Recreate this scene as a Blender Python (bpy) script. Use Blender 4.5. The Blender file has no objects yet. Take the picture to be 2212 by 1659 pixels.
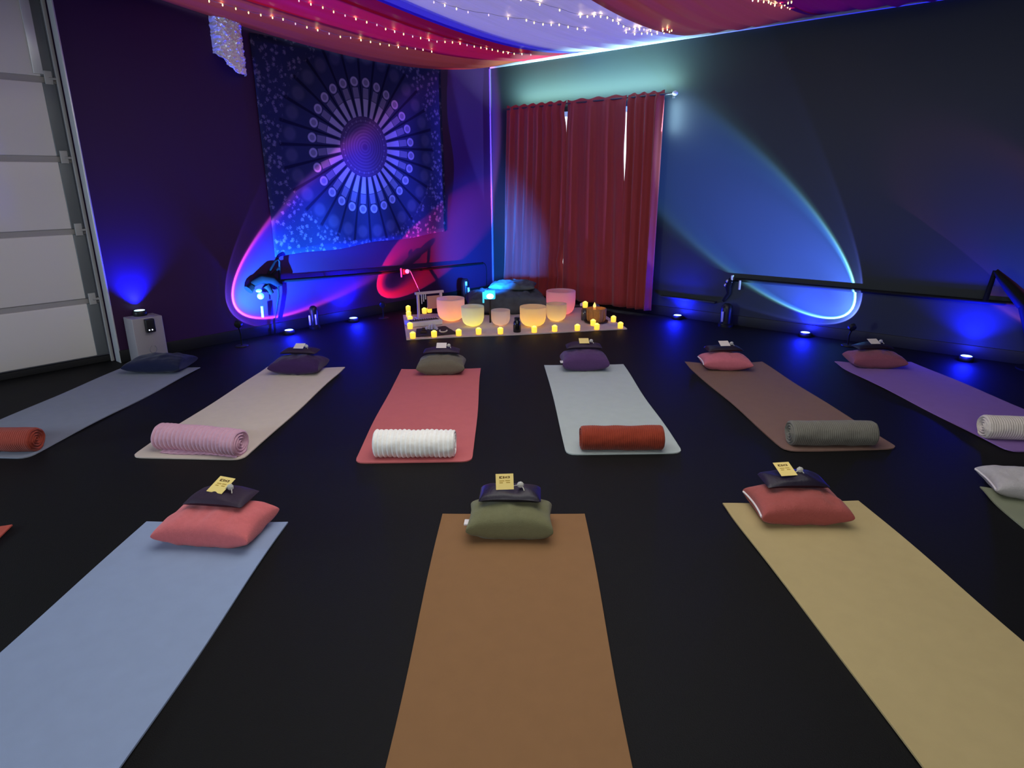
import bpy, bmesh, math, random
from mathutils import Vector, Matrix, noise
random.seed(7)
PI = math.pi
C = bpy.context.scene.collection
SC = bpy.context.scene

# ------------------------------------------------------------------ camera frame (room: x along back wall, y<0 into the room)
FPX, PITCH, ROLL, CAMH, YAW = 1408.5, 0.3024, -0.00645, 1.380, 0.71126
CX, CY = 1106.0, 829.5
CAM = Vector((5.688, -6.239, CAMH))
_f = Vector((-math.sin(YAW) * math.cos(PITCH), math.cos(YAW) * math.cos(PITCH), -math.sin(PITCH)))
_r0 = Vector((math.cos(YAW), math.sin(YAW), 0))
_u0 = _r0.cross(_f)
_r = _r0 * math.cos(ROLL) + _u0 * math.sin(ROLL)
_u = _u0 * math.cos(ROLL) - _r0 * math.sin(ROLL)

def ray(x, y): return _f + _r * ((x - CX) / FPX) - _u * ((y - CY) / FPX)
def fl(x, y, z=0.0):                       # photo point -> point on the level z
    d = ray(x, y); return CAM + d * ((z - CAM.z) / d.z)
def lw(x, y, o=0.0):                       # -> point on a plane parallel to the left wall
    d = ray(x, y); return CAM + d * ((o - CAM.x) / d.x)
def bw(x, y, o=0.0):                       # -> point on a plane parallel to the back wall
    d = ray(x, y); return CAM + d * ((o - CAM.y) / d.y)
def scale_at(P): return (P - CAM).dot(_f) / FPX      # metres per photo pixel at P
def cam2room(x, y):
    c0 = Vector((-0.2362, 8.4395)); d = Vector((x, y)) - c0
    return Vector((d.x * math.cos(YAW) - d.y * math.sin(YAW), d.x * math.sin(YAW) + d.y * math.cos(YAW), 0))

# ------------------------------------------------------------------ materials
def s2l(c):
    c /= 255.0
    return c / 12.92 if c <= 0.04045 else ((c + 0.055) / 1.055) ** 2.4
def rgb(r, g, b): return (s2l(r), s2l(g), s2l(b), 1)
MATS = {}
def mat(name, col, rough=0.7, metal=0.0, spec=0.3, bump=0.0, bscale=200.0, var=0.0, vscale=30.0, sheen=0.0, emit=None, estr=0.0, trans=0.0, coord='Object', stretch=None):
    if name in MATS: return MATS[name]
    m = bpy.data.materials.new(name); m.use_nodes = True
    nt = m.node_tree; N = nt.nodes; L = nt.links
    b = N['Principled BSDF']
    b.inputs['Base Color'].default_value = col
    b.inputs['Roughness'].default_value = rough
    b.inputs['Metallic'].default_value = metal
    b.inputs['Specular IOR Level'].default_value = spec
    if sheen: b.inputs['Sheen Weight'].default_value = sheen
    tc = N.new('ShaderNodeTexCoord'); src = tc.outputs[coord]
    if stretch:
        mp = N.new('ShaderNodeMapping'); mp.inputs['Scale'].default_value = stretch
        L.new(src, mp.inputs['Vector']); src = mp.outputs['Vector']
    if var:
        n = N.new('ShaderNodeTexNoise'); n.inputs['Scale'].default_value = vscale; n.inputs['Detail'].default_value = 4
        L.new(src, n.inputs['Vector'])
        mx = N.new('ShaderNodeMix'); mx.data_type = 'RGBA'
        mx.inputs[6].default_value = tuple(max(0, c * (1 - var)) for c in col[:3]) + (1,)
        mx.inputs[7].default_value = tuple(min(1, c * (1 + var)) for c in col[:3]) + (1,)
        L.new(n.outputs['Fac'], mx.inputs[0]); L.new(mx.outputs[2], b.inputs['Base Color'])
    if bump:
        n2 = N.new('ShaderNodeTexNoise'); n2.inputs['Scale'].default_value = bscale; n2.inputs['Detail'].default_value = 3
        L.new(src, n2.inputs['Vector'])
        bp = N.new('ShaderNodeBump'); bp.inputs['Strength'].default_value = bump; bp.inputs['Distance'].default_value = 0.004
        L.new(n2.outputs['Fac'], bp.inputs['Height']); L.new(bp.outputs['Normal'], b.inputs['Normal'])
    if emit:
        b.inputs['Emission Color'].default_value = emit; b.inputs['Emission Strength'].default_value = estr
    if trans:
        out = N['Material Output']; tr = N.new('ShaderNodeBsdfTranslucent'); tr.inputs['Color'].default_value = col
        ms = N.new('ShaderNodeMixShader'); ms.inputs[0].default_value = trans
        L.new(b.outputs[0], ms.inputs[1]); L.new(tr.outputs[0], ms.inputs[2]); L.new(ms.outputs[0], out.inputs['Surface'])
    MATS[name] = m
    return m

# ------------------------------------------------------------------ mesh helper
class MB:
    def __init__(s): s.v = []; s.f = []
    def add(s, vs, fs):
        o = len(s.v); s.v += [tuple(v) for v in vs]; s.f += [tuple(i + o for i in q) for q in fs]; return s
    def box(s, a, b, bev=0.0):
        if not bev:
            x0, y0, z0 = a; x1, y1, z1 = b
            return s.add([(x0,y0,z0),(x1,y0,z0),(x1,y1,z0),(x0,y1,z0),(x0,y0,z1),(x1,y0,z1),(x1,y1,z1),(x0,y1,z1)],
                         [(0,3,2,1),(4,5,6,7),(0,1,5,4),(1,2,6,5),(2,3,7,6),(3,0,4,7)])
        bm = bmesh.new(); bmesh.ops.create_cube(bm, size=1)
        for v in bm.verts:
            v.co = Vector(((a[0]+b[0])/2 + v.co.x*(b[0]-a[0]), (a[1]+b[1])/2 + v.co.y*(b[1]-a[1]), (a[2]+b[2])/2 + v.co.z*(b[2]-a[2])))
        bmesh.ops.bevel(bm, geom=bm.edges[:], offset=bev, segments=3, affect='EDGES', profile=0.5)
        bm.verts.index_update(); s.add([v.co.copy() for v in bm.verts], [[v.index for v in f.verts] for f in bm.faces]); bm.free(); return s
    def lathe(s, prof, n=32, c=(0,0,0), closed=False):
        k = len(prof); vs = []; fs = []
        for (r, z) in prof:
            for i in range(n):
                a = 2*PI*i/n; vs.append((c[0]+r*math.cos(a), c[1]+r*math.sin(a), c[2]+z))
        for j in range(k - (0 if closed else 1)):
            j2 = (j+1) % k
            for i in range(n):
                i2 = (i+1) % n; fs.append((j*n+i, j*n+i2, j2*n+i2, j2*n+i))
        return s.add(vs, fs)
    def tube(s, pts, r, n=10, caps=True):
        P = [Vector(p) for p in pts]; rs = r if isinstance(r, (list, tuple)) else [r]*len(P)
        vs = []; fs = []; T0 = (P[1]-P[0]).normalized()
        up = Vector((0,0,1)) if abs(T0.z) < .9 else Vector((1,0,0))
        A = T0.cross(up).normalized()
        for i, p in enumerate(P):
            T = ((P[i+1]-p) if i == 0 else (p-P[i-1]) if i == len(P)-1 else (P[i+1]-P[i-1])).normalized()
            A = (A - T*A.dot(T)).normalized(); B = T.cross(A)
            for k in range(n):
                a = 2*PI*k/n; vs.append(p + (A*math.cos(a) + B*math.sin(a))*rs[i])
        for i in range(len(P)-1):
            for k in range(n):
                k2 = (k+1) % n; fs.append((i*n+k, i*n+k2, (i+1)*n+k2, (i+1)*n+k))
        if caps: fs.append(tuple(range(n-1,-1,-1))); fs.append(tuple((len(P)-1)*n + k for k in range(n)))
        return s.add(vs, fs)
    def grid(s, fn, nu, nv):
        vs = [fn(i/nu, j/nv) for j in range(nv+1) for i in range(nu+1)]
        fs = [(j*(nu+1)+i, j*(nu+1)+i+1, (j+1)*(nu+1)+i+1, (j+1)*(nu+1)+i) for j in range(nv) for i in range(nu)]
        return s.add(vs, fs)
    def sphere(s, c, r, n=12, m=8, sq=(1,1,1)):
        prof = []
        vs = []; fs = []
        for j in range(m+1):
            t = PI*j/m
            for i in range(n):
                a = 2*PI*i/n
                vs.append((c[0]+r*sq[0]*math.sin(t)*math.cos(a), c[1]+r*sq[1]*math.sin(t)*math.sin(a), c[2]-r*sq[2]*math.cos(t)))
        for j in range(m):
            for i in range(n):
                i2=(i+1)%n; fs.append((j*n+i, j*n+i2, (j+1)*n+i2, (j+1)*n+i))
        return s.add(vs, fs)
    def build(s, name, m, parent=None, smooth=True, merge=True, solid=0.0):
        me = bpy.data.meshes.new(name); me.from_pydata(s.v, [], s.f)
        bm = bmesh.new(); bm.from_mesh(me)
        if merge: bmesh.ops.remove_doubles(bm, verts=bm.verts, dist=1e-5)
        bmesh.ops.recalc_face_normals(bm, faces=bm.faces)
        bm.to_mesh(me); bm.free()
        if smooth:
            for p in me.polygons: p.use_smooth = True
            try: me.set_sharp_from_angle(angle=math.radians(50))
            except Exception: pass
        me.materials.append(m)
        o = bpy.data.objects.new(name, me); C.objects.link(o)
        if parent: o.parent = parent
        if solid:
            md = o.modifiers.new('thickness', 'SOLIDIFY'); md.thickness = solid; md.offset = 0
        return o

def tag(o, label=None, cat=None, group=None, kind=None):
    if label: o['label'] = label
    if cat: o['category'] = cat
    if group: o['group'] = group
    if kind: o['kind'] = kind
    return o
def thing(name, label, cat, loc=(0,0,0), rotz=0.0, group=None):
    o = bpy.data.objects.new(name, None); C.objects.link(o); o.empty_display_size = 0.05
    o.location = loc; o.rotation_euler = (0,0,rotz)
    return tag(o, label, cat, group)
def copy_tree(o, parent=None):
    c = o.copy(); C.objects.link(c)
    if parent: c.parent = parent
    for ch in list(o.children): copy_tree(ch, c)
    return c
def struct(o, label=None):
    o['kind'] = 'structure'
    if label: o['label'] = label
    return o
def light(name, kind, loc, energy, col, **kw):
    l = bpy.data.lights.new(name, kind); l.energy = energy; l.color = col
    for k, v in kw.items():
        if k not in ('aim',): setattr(l, k, v)
    o = bpy.data.objects.new(name, l); C.objects.link(o); o.location = loc
    if 'aim' in kw: o.rotation_euler = Vector(kw['aim']).to_track_quat('-Z', 'Y').to_euler()
    return o

# ================================================================== SETTING
floor_m = mat('black_rubber_floor', (0.0052,0.0050,0.0052,1), rough=0.62, spec=0.14, bump=0.35, bscale=260, var=0.5, vscale=420)
wl_m = mat('purple_paint', (0.034,0.0080,0.047,1), rough=0.6, spec=0.25, bump=0.08, bscale=60)
wb_m = mat('slate_paint', (0.0150,0.0190,0.0225,1), rough=0.55, spec=0.3, bump=0.08, bscale=60)
base_m = mat('black_vinyl_base', (0.008,0.008,0.009,1), rough=0.5)
ceil_m = mat('dark_ceiling_paint', (0.05,0.045,0.05,1), rough=0.9)
XR, YF = 8.2, -9.8
struct(MB().box((-0.3,YF,-0.1),(XR,0.3,0)).build('floor', floor_m, smooth=False))
DY0, DY1, DZ = -4.455, -9.35, 2.66            # the garage door opening
struct(MB().box((-0.2,DY0,0),(0,0.15,2.80)).box((-0.2,DY1,DZ),(0,DY0,2.80)).box((-0.2,YF,0),(0,DY1,2.80)).build('wall_left', wl_m, smooth=False))
WX0, WX1, WZ0, WZ1 = 0.62, 2.18, 0.12, 2.10   # glazed opening behind the curtains
wb = MB().box((0,0,0),(WX0,0.15,2.80)).box((WX1,0,0),(XR,0.15,2.80)).box((WX0,0,WZ1),(WX1,0.15,2.80)).box((WX0,0,0),(WX1,0.15,WZ0))
struct(wb.build('wall_back', wb_m, smooth=False))
struct(MB().box((-0.15,YF,2.80),(XR,0.15,2.88)).build('ceiling', ceil_m, smooth=False))
struct(MB().box((0,-0.012,0),(0.012,-0.004,0.1)).box((0,DY0,0),(0.012,0,0.1),0.003).build('baseboard_left', base_m))
struct(MB().box((0.012,-0.012,0),(XR,0,0.1),0.003).build('baseboard_back', base_m))
# window behind the curtains: frame and bright daylit pane
win = bpy.data.objects.new('window_1', None); C.objects.link(win); struct(win, 'daylit glass window hidden behind rust red curtains')
white_m = mat('white_frame', (0.7,0.7,0.72,1), rough=0.4)
pane_m = mat('daylit_pane', (0.8,0.9,0.95,1), rough=0.2, emit=(0.85,0.96,1,1), estr=1.6)
fr = MB()
for (a,b) in (((WX0,0.03,WZ0),(WX0+.05,0.09,WZ1)),((WX1-.05,0.03,WZ0),(WX1,0.09,WZ1)),((WX0,0.03,WZ0),(WX1,0.09,WZ0+.05)),((WX0,0.03,WZ1-.05),(WX1,0.09,WZ1)),((1.38,0.03,WZ0),(1.42,0.09,WZ1))): fr.box(a,b)
struct(fr.build('window_frame', white_m, win, smooth=False))
struct(MB().box((WX0,0.09,WZ0),(WX1,0.10,WZ1)).build('window_pane', pane_m, win, smooth=False))
# pale batten the ceiling drapes are fixed to, corner bead, ledge low on the back wall
batten_m = mat('pale_batten', (0.42,0.40,0.50,1), rough=0.6)
struct(MB().box((0.02,-0.028,2.638),(XR,0,2.664),0.003).build('trim_1', batten_m))
struct(MB().box((0,-0.02,0.1),(0.02,0,2.638),0.004).build('trim_2', mat('corner_bead', (0.16,0.13,0.26,1), rough=0.5)))
struct(MB().box((2.42,-0.045,0.195),(3.02,0,0.215),0.003).build('trim_3', wb_m))

# garage door
door = bpy.data.objects.new('door_1', None); C.objects.link(door)
struct(door, 'pale grey sectional garage door at the left edge of the room')
panel_m = mat('grey_door_panel', (0.70,0.67,0.65,1), rough=0.32, spec=0.4, bump=0.06, bscale=25)
seam_m = mat('seam_shade_steel', (0.36,0.345,0.34,1), rough=0.4)  # bevel shadow at the seams put into a darker tone; hinges share it
stile_m = mat('galvanized_stile', (0.13,0.14,0.15,1), rough=0.45, metal=0.3)
steel_m = mat('pale_steel_track', (0.62,0.62,0.64,1), rough=0.3, metal=0.35)
rub_m = mat('black_seal', (0.012,0.012,0.013,1), rough=0.8)
zs = [0.05, 0.51, 1.04, 1.56, 2.095, 2.63]
DX = -0.10                                    # the door hangs this far behind the wall face
for i in range(5):
    z0, z1 = zs[i], zs[i+1]
    MB().box((DX-0.07,DY1+.02,z0+.012),(DX-0.035,DY0-.115,z1-.03),0.006).build('door_panel', panel_m, door)
    MB().box((DX-0.075,DY1+.02,z1-.032),(DX-0.048,DY0-.02,z1+.014),0.004).build('panel_seam', seam_m, door)
    MB().box((DX-0.066,DY0-.118,z0+.012),(DX-0.030,DY0-.035,z1-.03),0.005).build('end_stile', stile_m, door)
    if 0 < i:
        h = MB().box((DX-0.032,DY0-.10,z0-.04),(DX-0.018,DY0-.05,z0+.05),0.004)
        h.tube([(DX-0.02,DY0-.075,z0),(DX-0.02,DY0-.012,z0)],0.008); h.build('hinge', seam_m, door)
MB().box((DX-0.075,DY1+.02,0),(DX-0.03,DY0-.02,0.05),0.008).build('bottom_seal', rub_m, door)
MB().box((DX-0.028,DY0-.03,0.0),(DX-0.012,DY0-.006,DZ),0.003).build('door_track', seam_m, door)
MB().box((-0.085,DY0-.006,0.0),(0.008,DY0+.006,DZ),0.003).build('jamb_strip', steel_m, door)
MB().box((DX-0.03,DY0-.16,2.12),(DX-0.022,DY0-.10,2.60),0.003).build('track_bracket', steel_m, door)

# ================================================================== CEILING DRAPES
#            x at back wall, sag depth, far end y of the first swag, z at wall
BND = [(0.03,0.165,-4.05,2.655),(0.576,0.115,-3.75,2.672),(1.08,0.118,-3.15,2.672),(1.33,0.112,-3.0,2.672),(1.50,0.112,-2.95,2.672),(2.713,0.110,-2.5,2.672),(3.753,0.095,-2.2,2.672),(5.2,0.10,-2.2,2.672)]
def bz(k, y):
    x, s, ye, z0 = BND[k]; t = (y/ye)
    if t > 1: t = (t-1) % 1.0
    return z0 + (2.74-z0)*min(1, y/ye if y/ye < 1 else 1) - 4*s*t*(1-t)*(1+0.25*(1-2*t))
def drape_z(x, y):
    for k in range(len(BND)-1):
        x0, x1 = BND[k][0], BND[k+1][0]
        if x <= x1 or k == len(BND)-2:
            u = min(1, max(0, (x-x0)/(x1-x0)))
            z = bz(k,y)*(1-u) + bz(k+1,y)*u
            w = (x1-x0)
            t = abs(y)
            env = min(1, t/0.35)
            z += env*(-0.030*w*math.sin(PI*u) + 0.010*math.sin(u*w*30 + k + 0.5*math.sin(y*1.1)) + 0.006*math.sin(u*w*53 + y*1.3))
            return z
DR = [('rust orange', rgb(172,74,50), 'bottom-most, along the left wall'), ('magenta', rgb(208,30,68), ''), ('dark crimson', rgb(150,14,50), ''), ('deep blue', rgb(84,74,205), ''),  # deep blue strip: blue light on the lavender cloth put into its colour
      ('pale lavender', rgb(204,196,218), ''), ('brick red', rgb(168,70,60), ''), ('dark plum', rgb(120,16,74), '')]
DLAB = ['rust orange sheer cloth swagged from the ceiling along the left wall, above the tapestry','magenta sheer ceiling cloth between the orange and the crimson one',
        'narrow dark crimson ceiling cloth between the magenta and the blue-lit one','narrow edge of the lavender ceiling cloth, blue light put into its colour',
        'wide pale lavender sheer ceiling cloth above the curtained window','brick red sheer ceiling cloth right of the lavender one','dark plum ceiling cloth furthest right along the back wall']
for k in range(len(BND)-1):
    x0, x1 = BND[k][0], BND[k+1][0]
    m = mat('sheer_'+DR[k][0].replace(' ','_'), DR[k][1], rough=0.5, spec=0.35, trans=0.55, var=0.30, vscale=3, stretch=(16,0.5,1))
    def fn(u, v, k=k, x0=x0, x1=x1):
        y = -0.004 - v*4.6; x = x0 - (0.05 if k else 0) + u*(x1-x0+(0.05 if k else 0))
        z = drape_z(min(max(x,x0+1e-4),x1-1e-4), y)
        if k and u < 0.08: z -= 0.006
        return (x, y, z - (0.004 if k%2 else 0))
    g = MB().grid(fn, max(10,int((x1-x0)*28)), 90)
    tag(g.build('ceiling_drape', m), DLAB[k], 'drape', 'cloth drapes under the ceiling')

# string lights: bulbs hang just under the cloth
wire_m = mat('clear_wire', (0.35,0.33,0.30,1), rough=0.4)
bulb_m = mat('warm_bulb', (1,0.9,0.5,1), rough=0.3, emit=(1.0,0.82,0.25,1), estr=2.8)
dim_m = mat('dim_bulb', (0.9,0.8,0.8,1), rough=0.3, emit=(1.0,0.72,0.66,1), estr=0.9)
def on_drape(px, py, drop=0.018):
    d = ray(px, py); best = None; lo = None
    t = 3.0
    while t < 13:
        P = CAM + d*t
        if P.y > -0.02 or P.x < 0.04: break
        if P.z > drape_z(P.x, P.y) - drop: return P
        t += 0.01
    return CAM + d*(t-0.02)
def Z2(l): return [(340+x/2.9105, y/2.9105) for x, y in l]
def Z3(l): return [(840+x/2.087, y/2.087) for x, y in l]
S1 = Z2([(325,8),(410,32),(493,55),(573,80),(650,95),(724,112),(790,122),(868,150),(940,172),(1008,190),(1080,212),(1150,232),(1215,238),(1280,253),(1340,264),(1400,277),(1457,285),(1515,297),(1570,305),(1622,307),(1670,313),(1725,325)])
S2 = Z2([(890,5),(965,27),(1040,48),(1108,75),(1180,98),(1248,120),(1316,140),(1380,157),(1435,183),(1492,200),(1548,215),(1605,230),(1655,240),(1708,253),(1758,262),(1808,264),(1855,267),(1903,275),(1947,284),(1992,293),(2034,300),(2070,307),(2105,313),(2140,321),(2175,328),(2205,333)]) + Z3([(515,236),(537,240),(565,243),(600,245),(640,247)])
S3 = Z3([(203,10),(252,25),(305,40),(357,55),(450,68),(538,85),(620,92),(655,103),(695,110),(732,113),(768,112),(808,122),(850,130),(885,137)])
S4 = Z3([(595,0),(680,20),(770,46),(863,75),(895,75),(925,72),(955,75),(985,80),(1010,92),(1035,106),(1058,120),(1085,130),(1110,130),(1130,132),(1150,133),(1180,138),(1210,141),(1235,138),(1255,134),(1275,138)])
S4b = Z3([(1070,146),(1108,154),(1140,152),(1165,150),(1185,155),(1210,151),(1240,148),(1265,143)])
S5 = Z3([(1640,2),(1665,4),(1690,8),(1712,10),(1722,16),(1740,24),(1765,12),(1785,22),(1798,32),(1808,38),(1815,10),(1800,14),(1770,33)])
SL = ['fairy light string along the rust orange ceiling cloth','fairy light string along the magenta and crimson ceiling cloths','sparse fairy light string across the middle of the lavender ceiling cloth',
      'dense fairy light string arching along the right side of the lavender ceiling cloth','short bunched fairy light string just below the dense lavender one','bunched fairy light string on the brick red ceiling cloth']
bulb_proto = MB().sphere((0,0,0),0.005,8,6,(1,1,1.8))
bmesh_b = None; bmesh_d = None
rnd = random.Random(3)
for si, S in enumerate((S1,S2,S3,S4,S4b,S5)):
    P = [on_drape(*p) for p in S]
    root = thing('string_lights', SL[si], 'string lights', P[0], 0, 'fairy lights under the ceiling cloths')
    loc = [p-P[0] for p in P]
    wp = []
    for i, p in enumerate(loc):
        wp.append(p+Vector((0,0,0.012)))
        if i < len(loc)-1: wp.append((p+loc[i+1])/2+Vector((0,0,0.008)))
    MB().tube(wp, 0.0016, 5).build('wire', wire_m, root)
    for i, p in enumerate(loc):
        lit = rnd.random() < (0.72 if si < 3 else 0.95)
        if bmesh_b is None:
            ob = bulb_proto.build('bulb', bulb_m, root); bmesh_b = ob.data
            md = bmesh_b.copy(); md.materials.clear(); md.materials.append(dim_m); bmesh_d = md
        else:
            ob = bpy.data.objects.new('bulb', None if False else (bmesh_b if lit else bmesh_d)); C.objects.link(ob); ob.parent = root
        ob.location = p
        if (i % 4 == 1) or (si >= 3 and i % 3 == 0):
            light('fairy_glow', 'POINT', P[i]+Vector((0.0,0,0.0))+( _f*-0.012), (0.05,0.05,0.05,0.10,0.05,0.10)[si], (1.0,0.78,0.40), shadow_soft_size=0.008)

# ================================================================== LEFT WALL: tapestry, foil fixture
def tapestry_mat():
    m = bpy.data.materials.new('mandala_print'); m.use_nodes = True; nt = m.node_tree; N = nt.nodes; L = nt.links
    b = N['Principled BSDF']; b.inputs['Roughness'].default_value = 0.9; b.inputs['Specular IOR Level'].default_value = 0.1
    tc = N.new('ShaderNodeTexCoord'); sp = N.new('ShaderNodeSeparateXYZ'); L.new(tc.outputs['Object'], sp.inputs[0])
    def M(op, a, b_=None, c=None, clamp=False):
        n = N.new('ShaderNodeMath'); n.operation = op; n.use_clamp = clamp
        for i, x in enumerate((a, b_, c)):
            if x is None: continue
            if isinstance(x, (int, float)): n.inputs[i].default_value = x
            else: L.new(x, n.inputs[i])
        return n.outputs[0]
    y, z = sp.outputs[1], sp.outputs[2]
    r = M('SQRT', M('ADD', M('MULTIPLY', y, y), M('MULTIPLY', z, z)))
    a = M('ARCTAN2', z, y)
    K = 28
    fr = M('SUBTRACT', M('FRACT', M('ADD', M('MULTIPLY', a, K/(2*PI)), 100.0)), 0.5)      # -.5 .. .5 within a petal
    arc = M('MULTIPLY', M('ABSOLUTE', fr), M('MULTIPLY', r, 2*PI/K))                          # metres off the petal axis
    def band(x, lo, hi, e=0.006):
        return M('MULTIPLY', M('DIVIDE', M('SUBTRACT', x, lo), e, clamp=True), M('DIVIDE', M('SUBTRACT', hi, x), e, clamp=True))
    def below(x, hi, e=0.005): return M('DIVIDE', M('SUBTRACT', hi, x), e, clamp=True)
    petal = M('MULTIPLY', band(r, 0.285, 0.455), below(arc, M('MULTIPLY', r, 0.073)))
    petal2 = M('MULTIPLY', M('MULTIPLY', band(r, 0.455, 0.555), below(arc, 0.034)), 0.42)
    dd = M('SQRT', M('ADD', M('POWER', M('SUBTRACT', r, 0.605), 2), M('POWER', arc, 2)))
    ring = band(dd, 0.020, 0.047, 0.008); dot = M('MULTIPLY', below(dd, 0.047), 0.5)
    K2 = 28
    d2 = M('SQRT', M('ADD', M('POWER', M('SUBTRACT', r, 0.83), 2), M('POWER', arc, 2)))
    big = M('MULTIPLY', below(d2, 0.075, 0.03), 0.10)
    inner = M('MULTIPLY', M('MULTIPLY', band(r, 0.02, 0.285, 0.02), M('ADD', M('MULTIPLY', M('SINE', M('MULTIPLY', r, 210.0)), 0.5), 0.7)), 0.10)
    ticks = M('MULTIPLY', M('MULTIPLY', band(r, 0.235, 0.262), below(arc, 0.009)), 0.35)
    vo = N.new('ShaderNodeTexVoronoi'); vo.inputs['Scale'].default_value = 21; L.new(tc.outputs['Object'], vo.inputs['Vector'])
    no = N.new('ShaderNodeTexNoise'); no.inputs['Scale'].default_value = 90; L.new(tc.outputs['Object'], no.inputs['Vector'])
    spk = M('MULTIPLY', below(vo.outputs['Distance'], M('MULTIPLY', no.outputs['Fac'], 0.85), 0.22), M('DIVIDE', M('SUBTRACT', r, 0.90), 0.05, clamp=True))
    spk = M('MULTIPLY', spk, 0.40)
    tot = petal
    for x in (petal2, ring, dot, big, inner, ticks, spk): tot = M('MAXIMUM', tot, x)
    spoke = M('MULTIPLY', M('MULTIPLY', band(r, 0.3, 0.95, 0.02), M('DIVIDE', M('SUBTRACT', M('ABSOLUTE', fr), 0.40), 0.05, clamp=True)), 0.9)
    base = N.new('ShaderNodeMix'); base.data_type = 'RGBA'
    L.new(M('DIVIDE', M('SUBTRACT', r, 0.28), 0.02, clamp=True), base.inputs[0])
    base.inputs[6].default_value = (0.040,0.022,0.085,1); base.inputs[7].default_value = (0.016,0.020,0.060,1)
    dk = N.new('ShaderNodeMix'); dk.data_type = 'RGBA'; L.new(spoke, dk.inputs[0]); L.new(base.outputs[2], dk.inputs[6]); dk.inputs[7].default_value = (0.004,0.004,0.02,1)
    mx = N.new('ShaderNodeMix'); mx.data_type = 'RGBA'; L.new(tot, mx.inputs[0]); L.new(dk.outputs[2], mx.inputs[6]); mx.inputs[7].default_value = (0.24,0.22,0.33,1)
    L.new(mx.outputs[2], b.inputs['Base Color'])
    return m
TC = lw(788,318,0.02)
cornersT = [lw(538,70,0.02), lw(952,140,0.02), lw(965,501,0.02), lw(595,556,0.02)]
def tap(u, v):
    a = cornersT[0].lerp(cornersT[1], u); b = cornersT[3].lerp(cornersT[2], u); p = b.lerp(a, v)
    x = 0.0145 + 0.006*math.sin(u*23 + 2*math.sin(v*3)) + 0.004*math.sin(v*9+u*5)
    if v == 0: p.z += 0.01*math.sin(u*15)
    return (x-TC.x, p.y-TC.y, p.z-TC.z)
t = MB().grid(tap, 60, 30).build('tapestry', tapestry_mat(), solid=0.003)
t.location = TC; tag(t, 'dark blue mandala tapestry with white petals hung on the purple left wall', 'tapestry')

foil_m = mat('silver_foil', (0.92,0.92,0.97,1), rough=0.33, metal=0.45, bump=0.6, bscale=40)
FP = lw(490,105,0.0)
def foil(u, v):
    z = -0.20 + v*0.43; y = -0.125 + u*0.25
    if v < 0.35 and u < 0.6: z += (0.35-v)/0.35*0.15*((0.6-u)/0.6)**1.5
    x = 0.11*math.sqrt(max(0, 1-abs(2*u-1)**3)) + 0.002
    n = noise.noise(Vector((u*9, v*16, 1.3)))*0.020 + noise.noise(Vector((u*22, v*34, 4.3)))*0.016
    if u in (0,1): n = 0
    return (x+n, y+noise.noise(Vector((u*9,v*19,9)))*0.010, z+noise.noise(Vector((u*12,v*9,5)))*0.010)
root = thing('foil_fixture', 'crumpled silver foil wrap on the left wall, hanging below the orange drape', 'wall fixture', (0,FP.y,FP.z))
g = MB().grid(foil, 46, 70)
me = g.build('foil_wrap', foil_m, root, smooth=False)
MB().box((-0.003,-0.06,-0.06),(0.05,0.08,0.20),0.01).build('fixture_body', mat('fixture_plastic',(0.2,0.2,0.2,1)), root)

# ================================================================== CURTAINS
cur_m = mat('rust_red_curtain', rgb(150,52,54), rough=0.75, spec=0.2, trans=0.12, var=0.15, vscale=5, stretch=(20,1,0.6), sheen=0.25)
ROD = -0.105
rod_root = thing('curtain_rod', 'thin curtain rod with pale end knob above the curtained window', 'curtain rod', (0,ROD,2.165))
MB().tube([(0.30,0,0),(2.45,0,0)], 0.010, 12).build('rod', mat('dark_rod',(0.09,0.08,0.08,1),rough=0.4,metal=0.6), rod_root)
MB().sphere((2.475,0,0),0.022,14,10,(1.3,1,1)).build('finial', mat('pale_knob',(0.6,0.62,0.66,1),rough=0.3), rod_root)
for xx in (0.42, 2.41):
    MB().tube([(xx,0.105,0),(xx,0.0,0)],0.008,8).box((xx-.015,0.097,-.03),(xx+.015,0.105,.03)).build('rod_bracket', mat('dark_rod',(0.09,0.08,0.08,1)), rod_root)
def curtain(xt0, xt1, xb0, xb1, nf, amp, seed, label, zb=0.055, bulge=None):
    rr = random.Random(seed); ph = [rr.uniform(0,6) for _ in range(6)]
    def fn(u, v):
        z = zb + (2.195-zb)*v
        k = (1-v)
        uu = u + 0.012*math.sin(u*nf*2.1+ph[0])
        x = (xb0+(xb1-xb0)*uu)*k + (xt0+(xt1-xt0)*uu)*v
        if bulge: x += bulge(u, v)
        A = amp*(0.55+0.45*k)
        w = math.sin(2*PI*nf*uu+ph[1]+0.5*math.sin(3*v+ph[2])) + 0.35*math.sin(2*PI*nf*1.9*uu+ph[3]+1.2*v)
        y = ROD - 0.012 + A*w*0.75
        if v > 0.975: y = ROD + (y-ROD)*0.5
        z2 = z + (0.010*math.sin(2*PI*nf*uu+ph[1]) if v > 0.99 else 0)
        return (x, y, z2)
    o = MB().grid(fn, int(nf*12), 60).build('curtain', cur_m, solid=0.002)
    return tag(o, label, 'curtain', 'rust red curtains over the window')
def bl1(u, v):
    return 0.018*u*math.exp(-((v-0.45)/0.14)**2)*-1 + 0.02*u*math.exp(-((v-0.3)/0.1)**2)
curtain(0.34, 1.222, 0.24, 1.214, 7.0, 0.044, 4, 'left rust red curtain panel, lit blue near the floor', bulge=lambda u,v: -0.034*u**3*(math.exp(-((v-0.95)/0.05)**2)+0.9*math.exp(-((v-0.20)/0.045)**2)+0.8*math.exp(-((v-0.05)/0.04)**2)))
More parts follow.
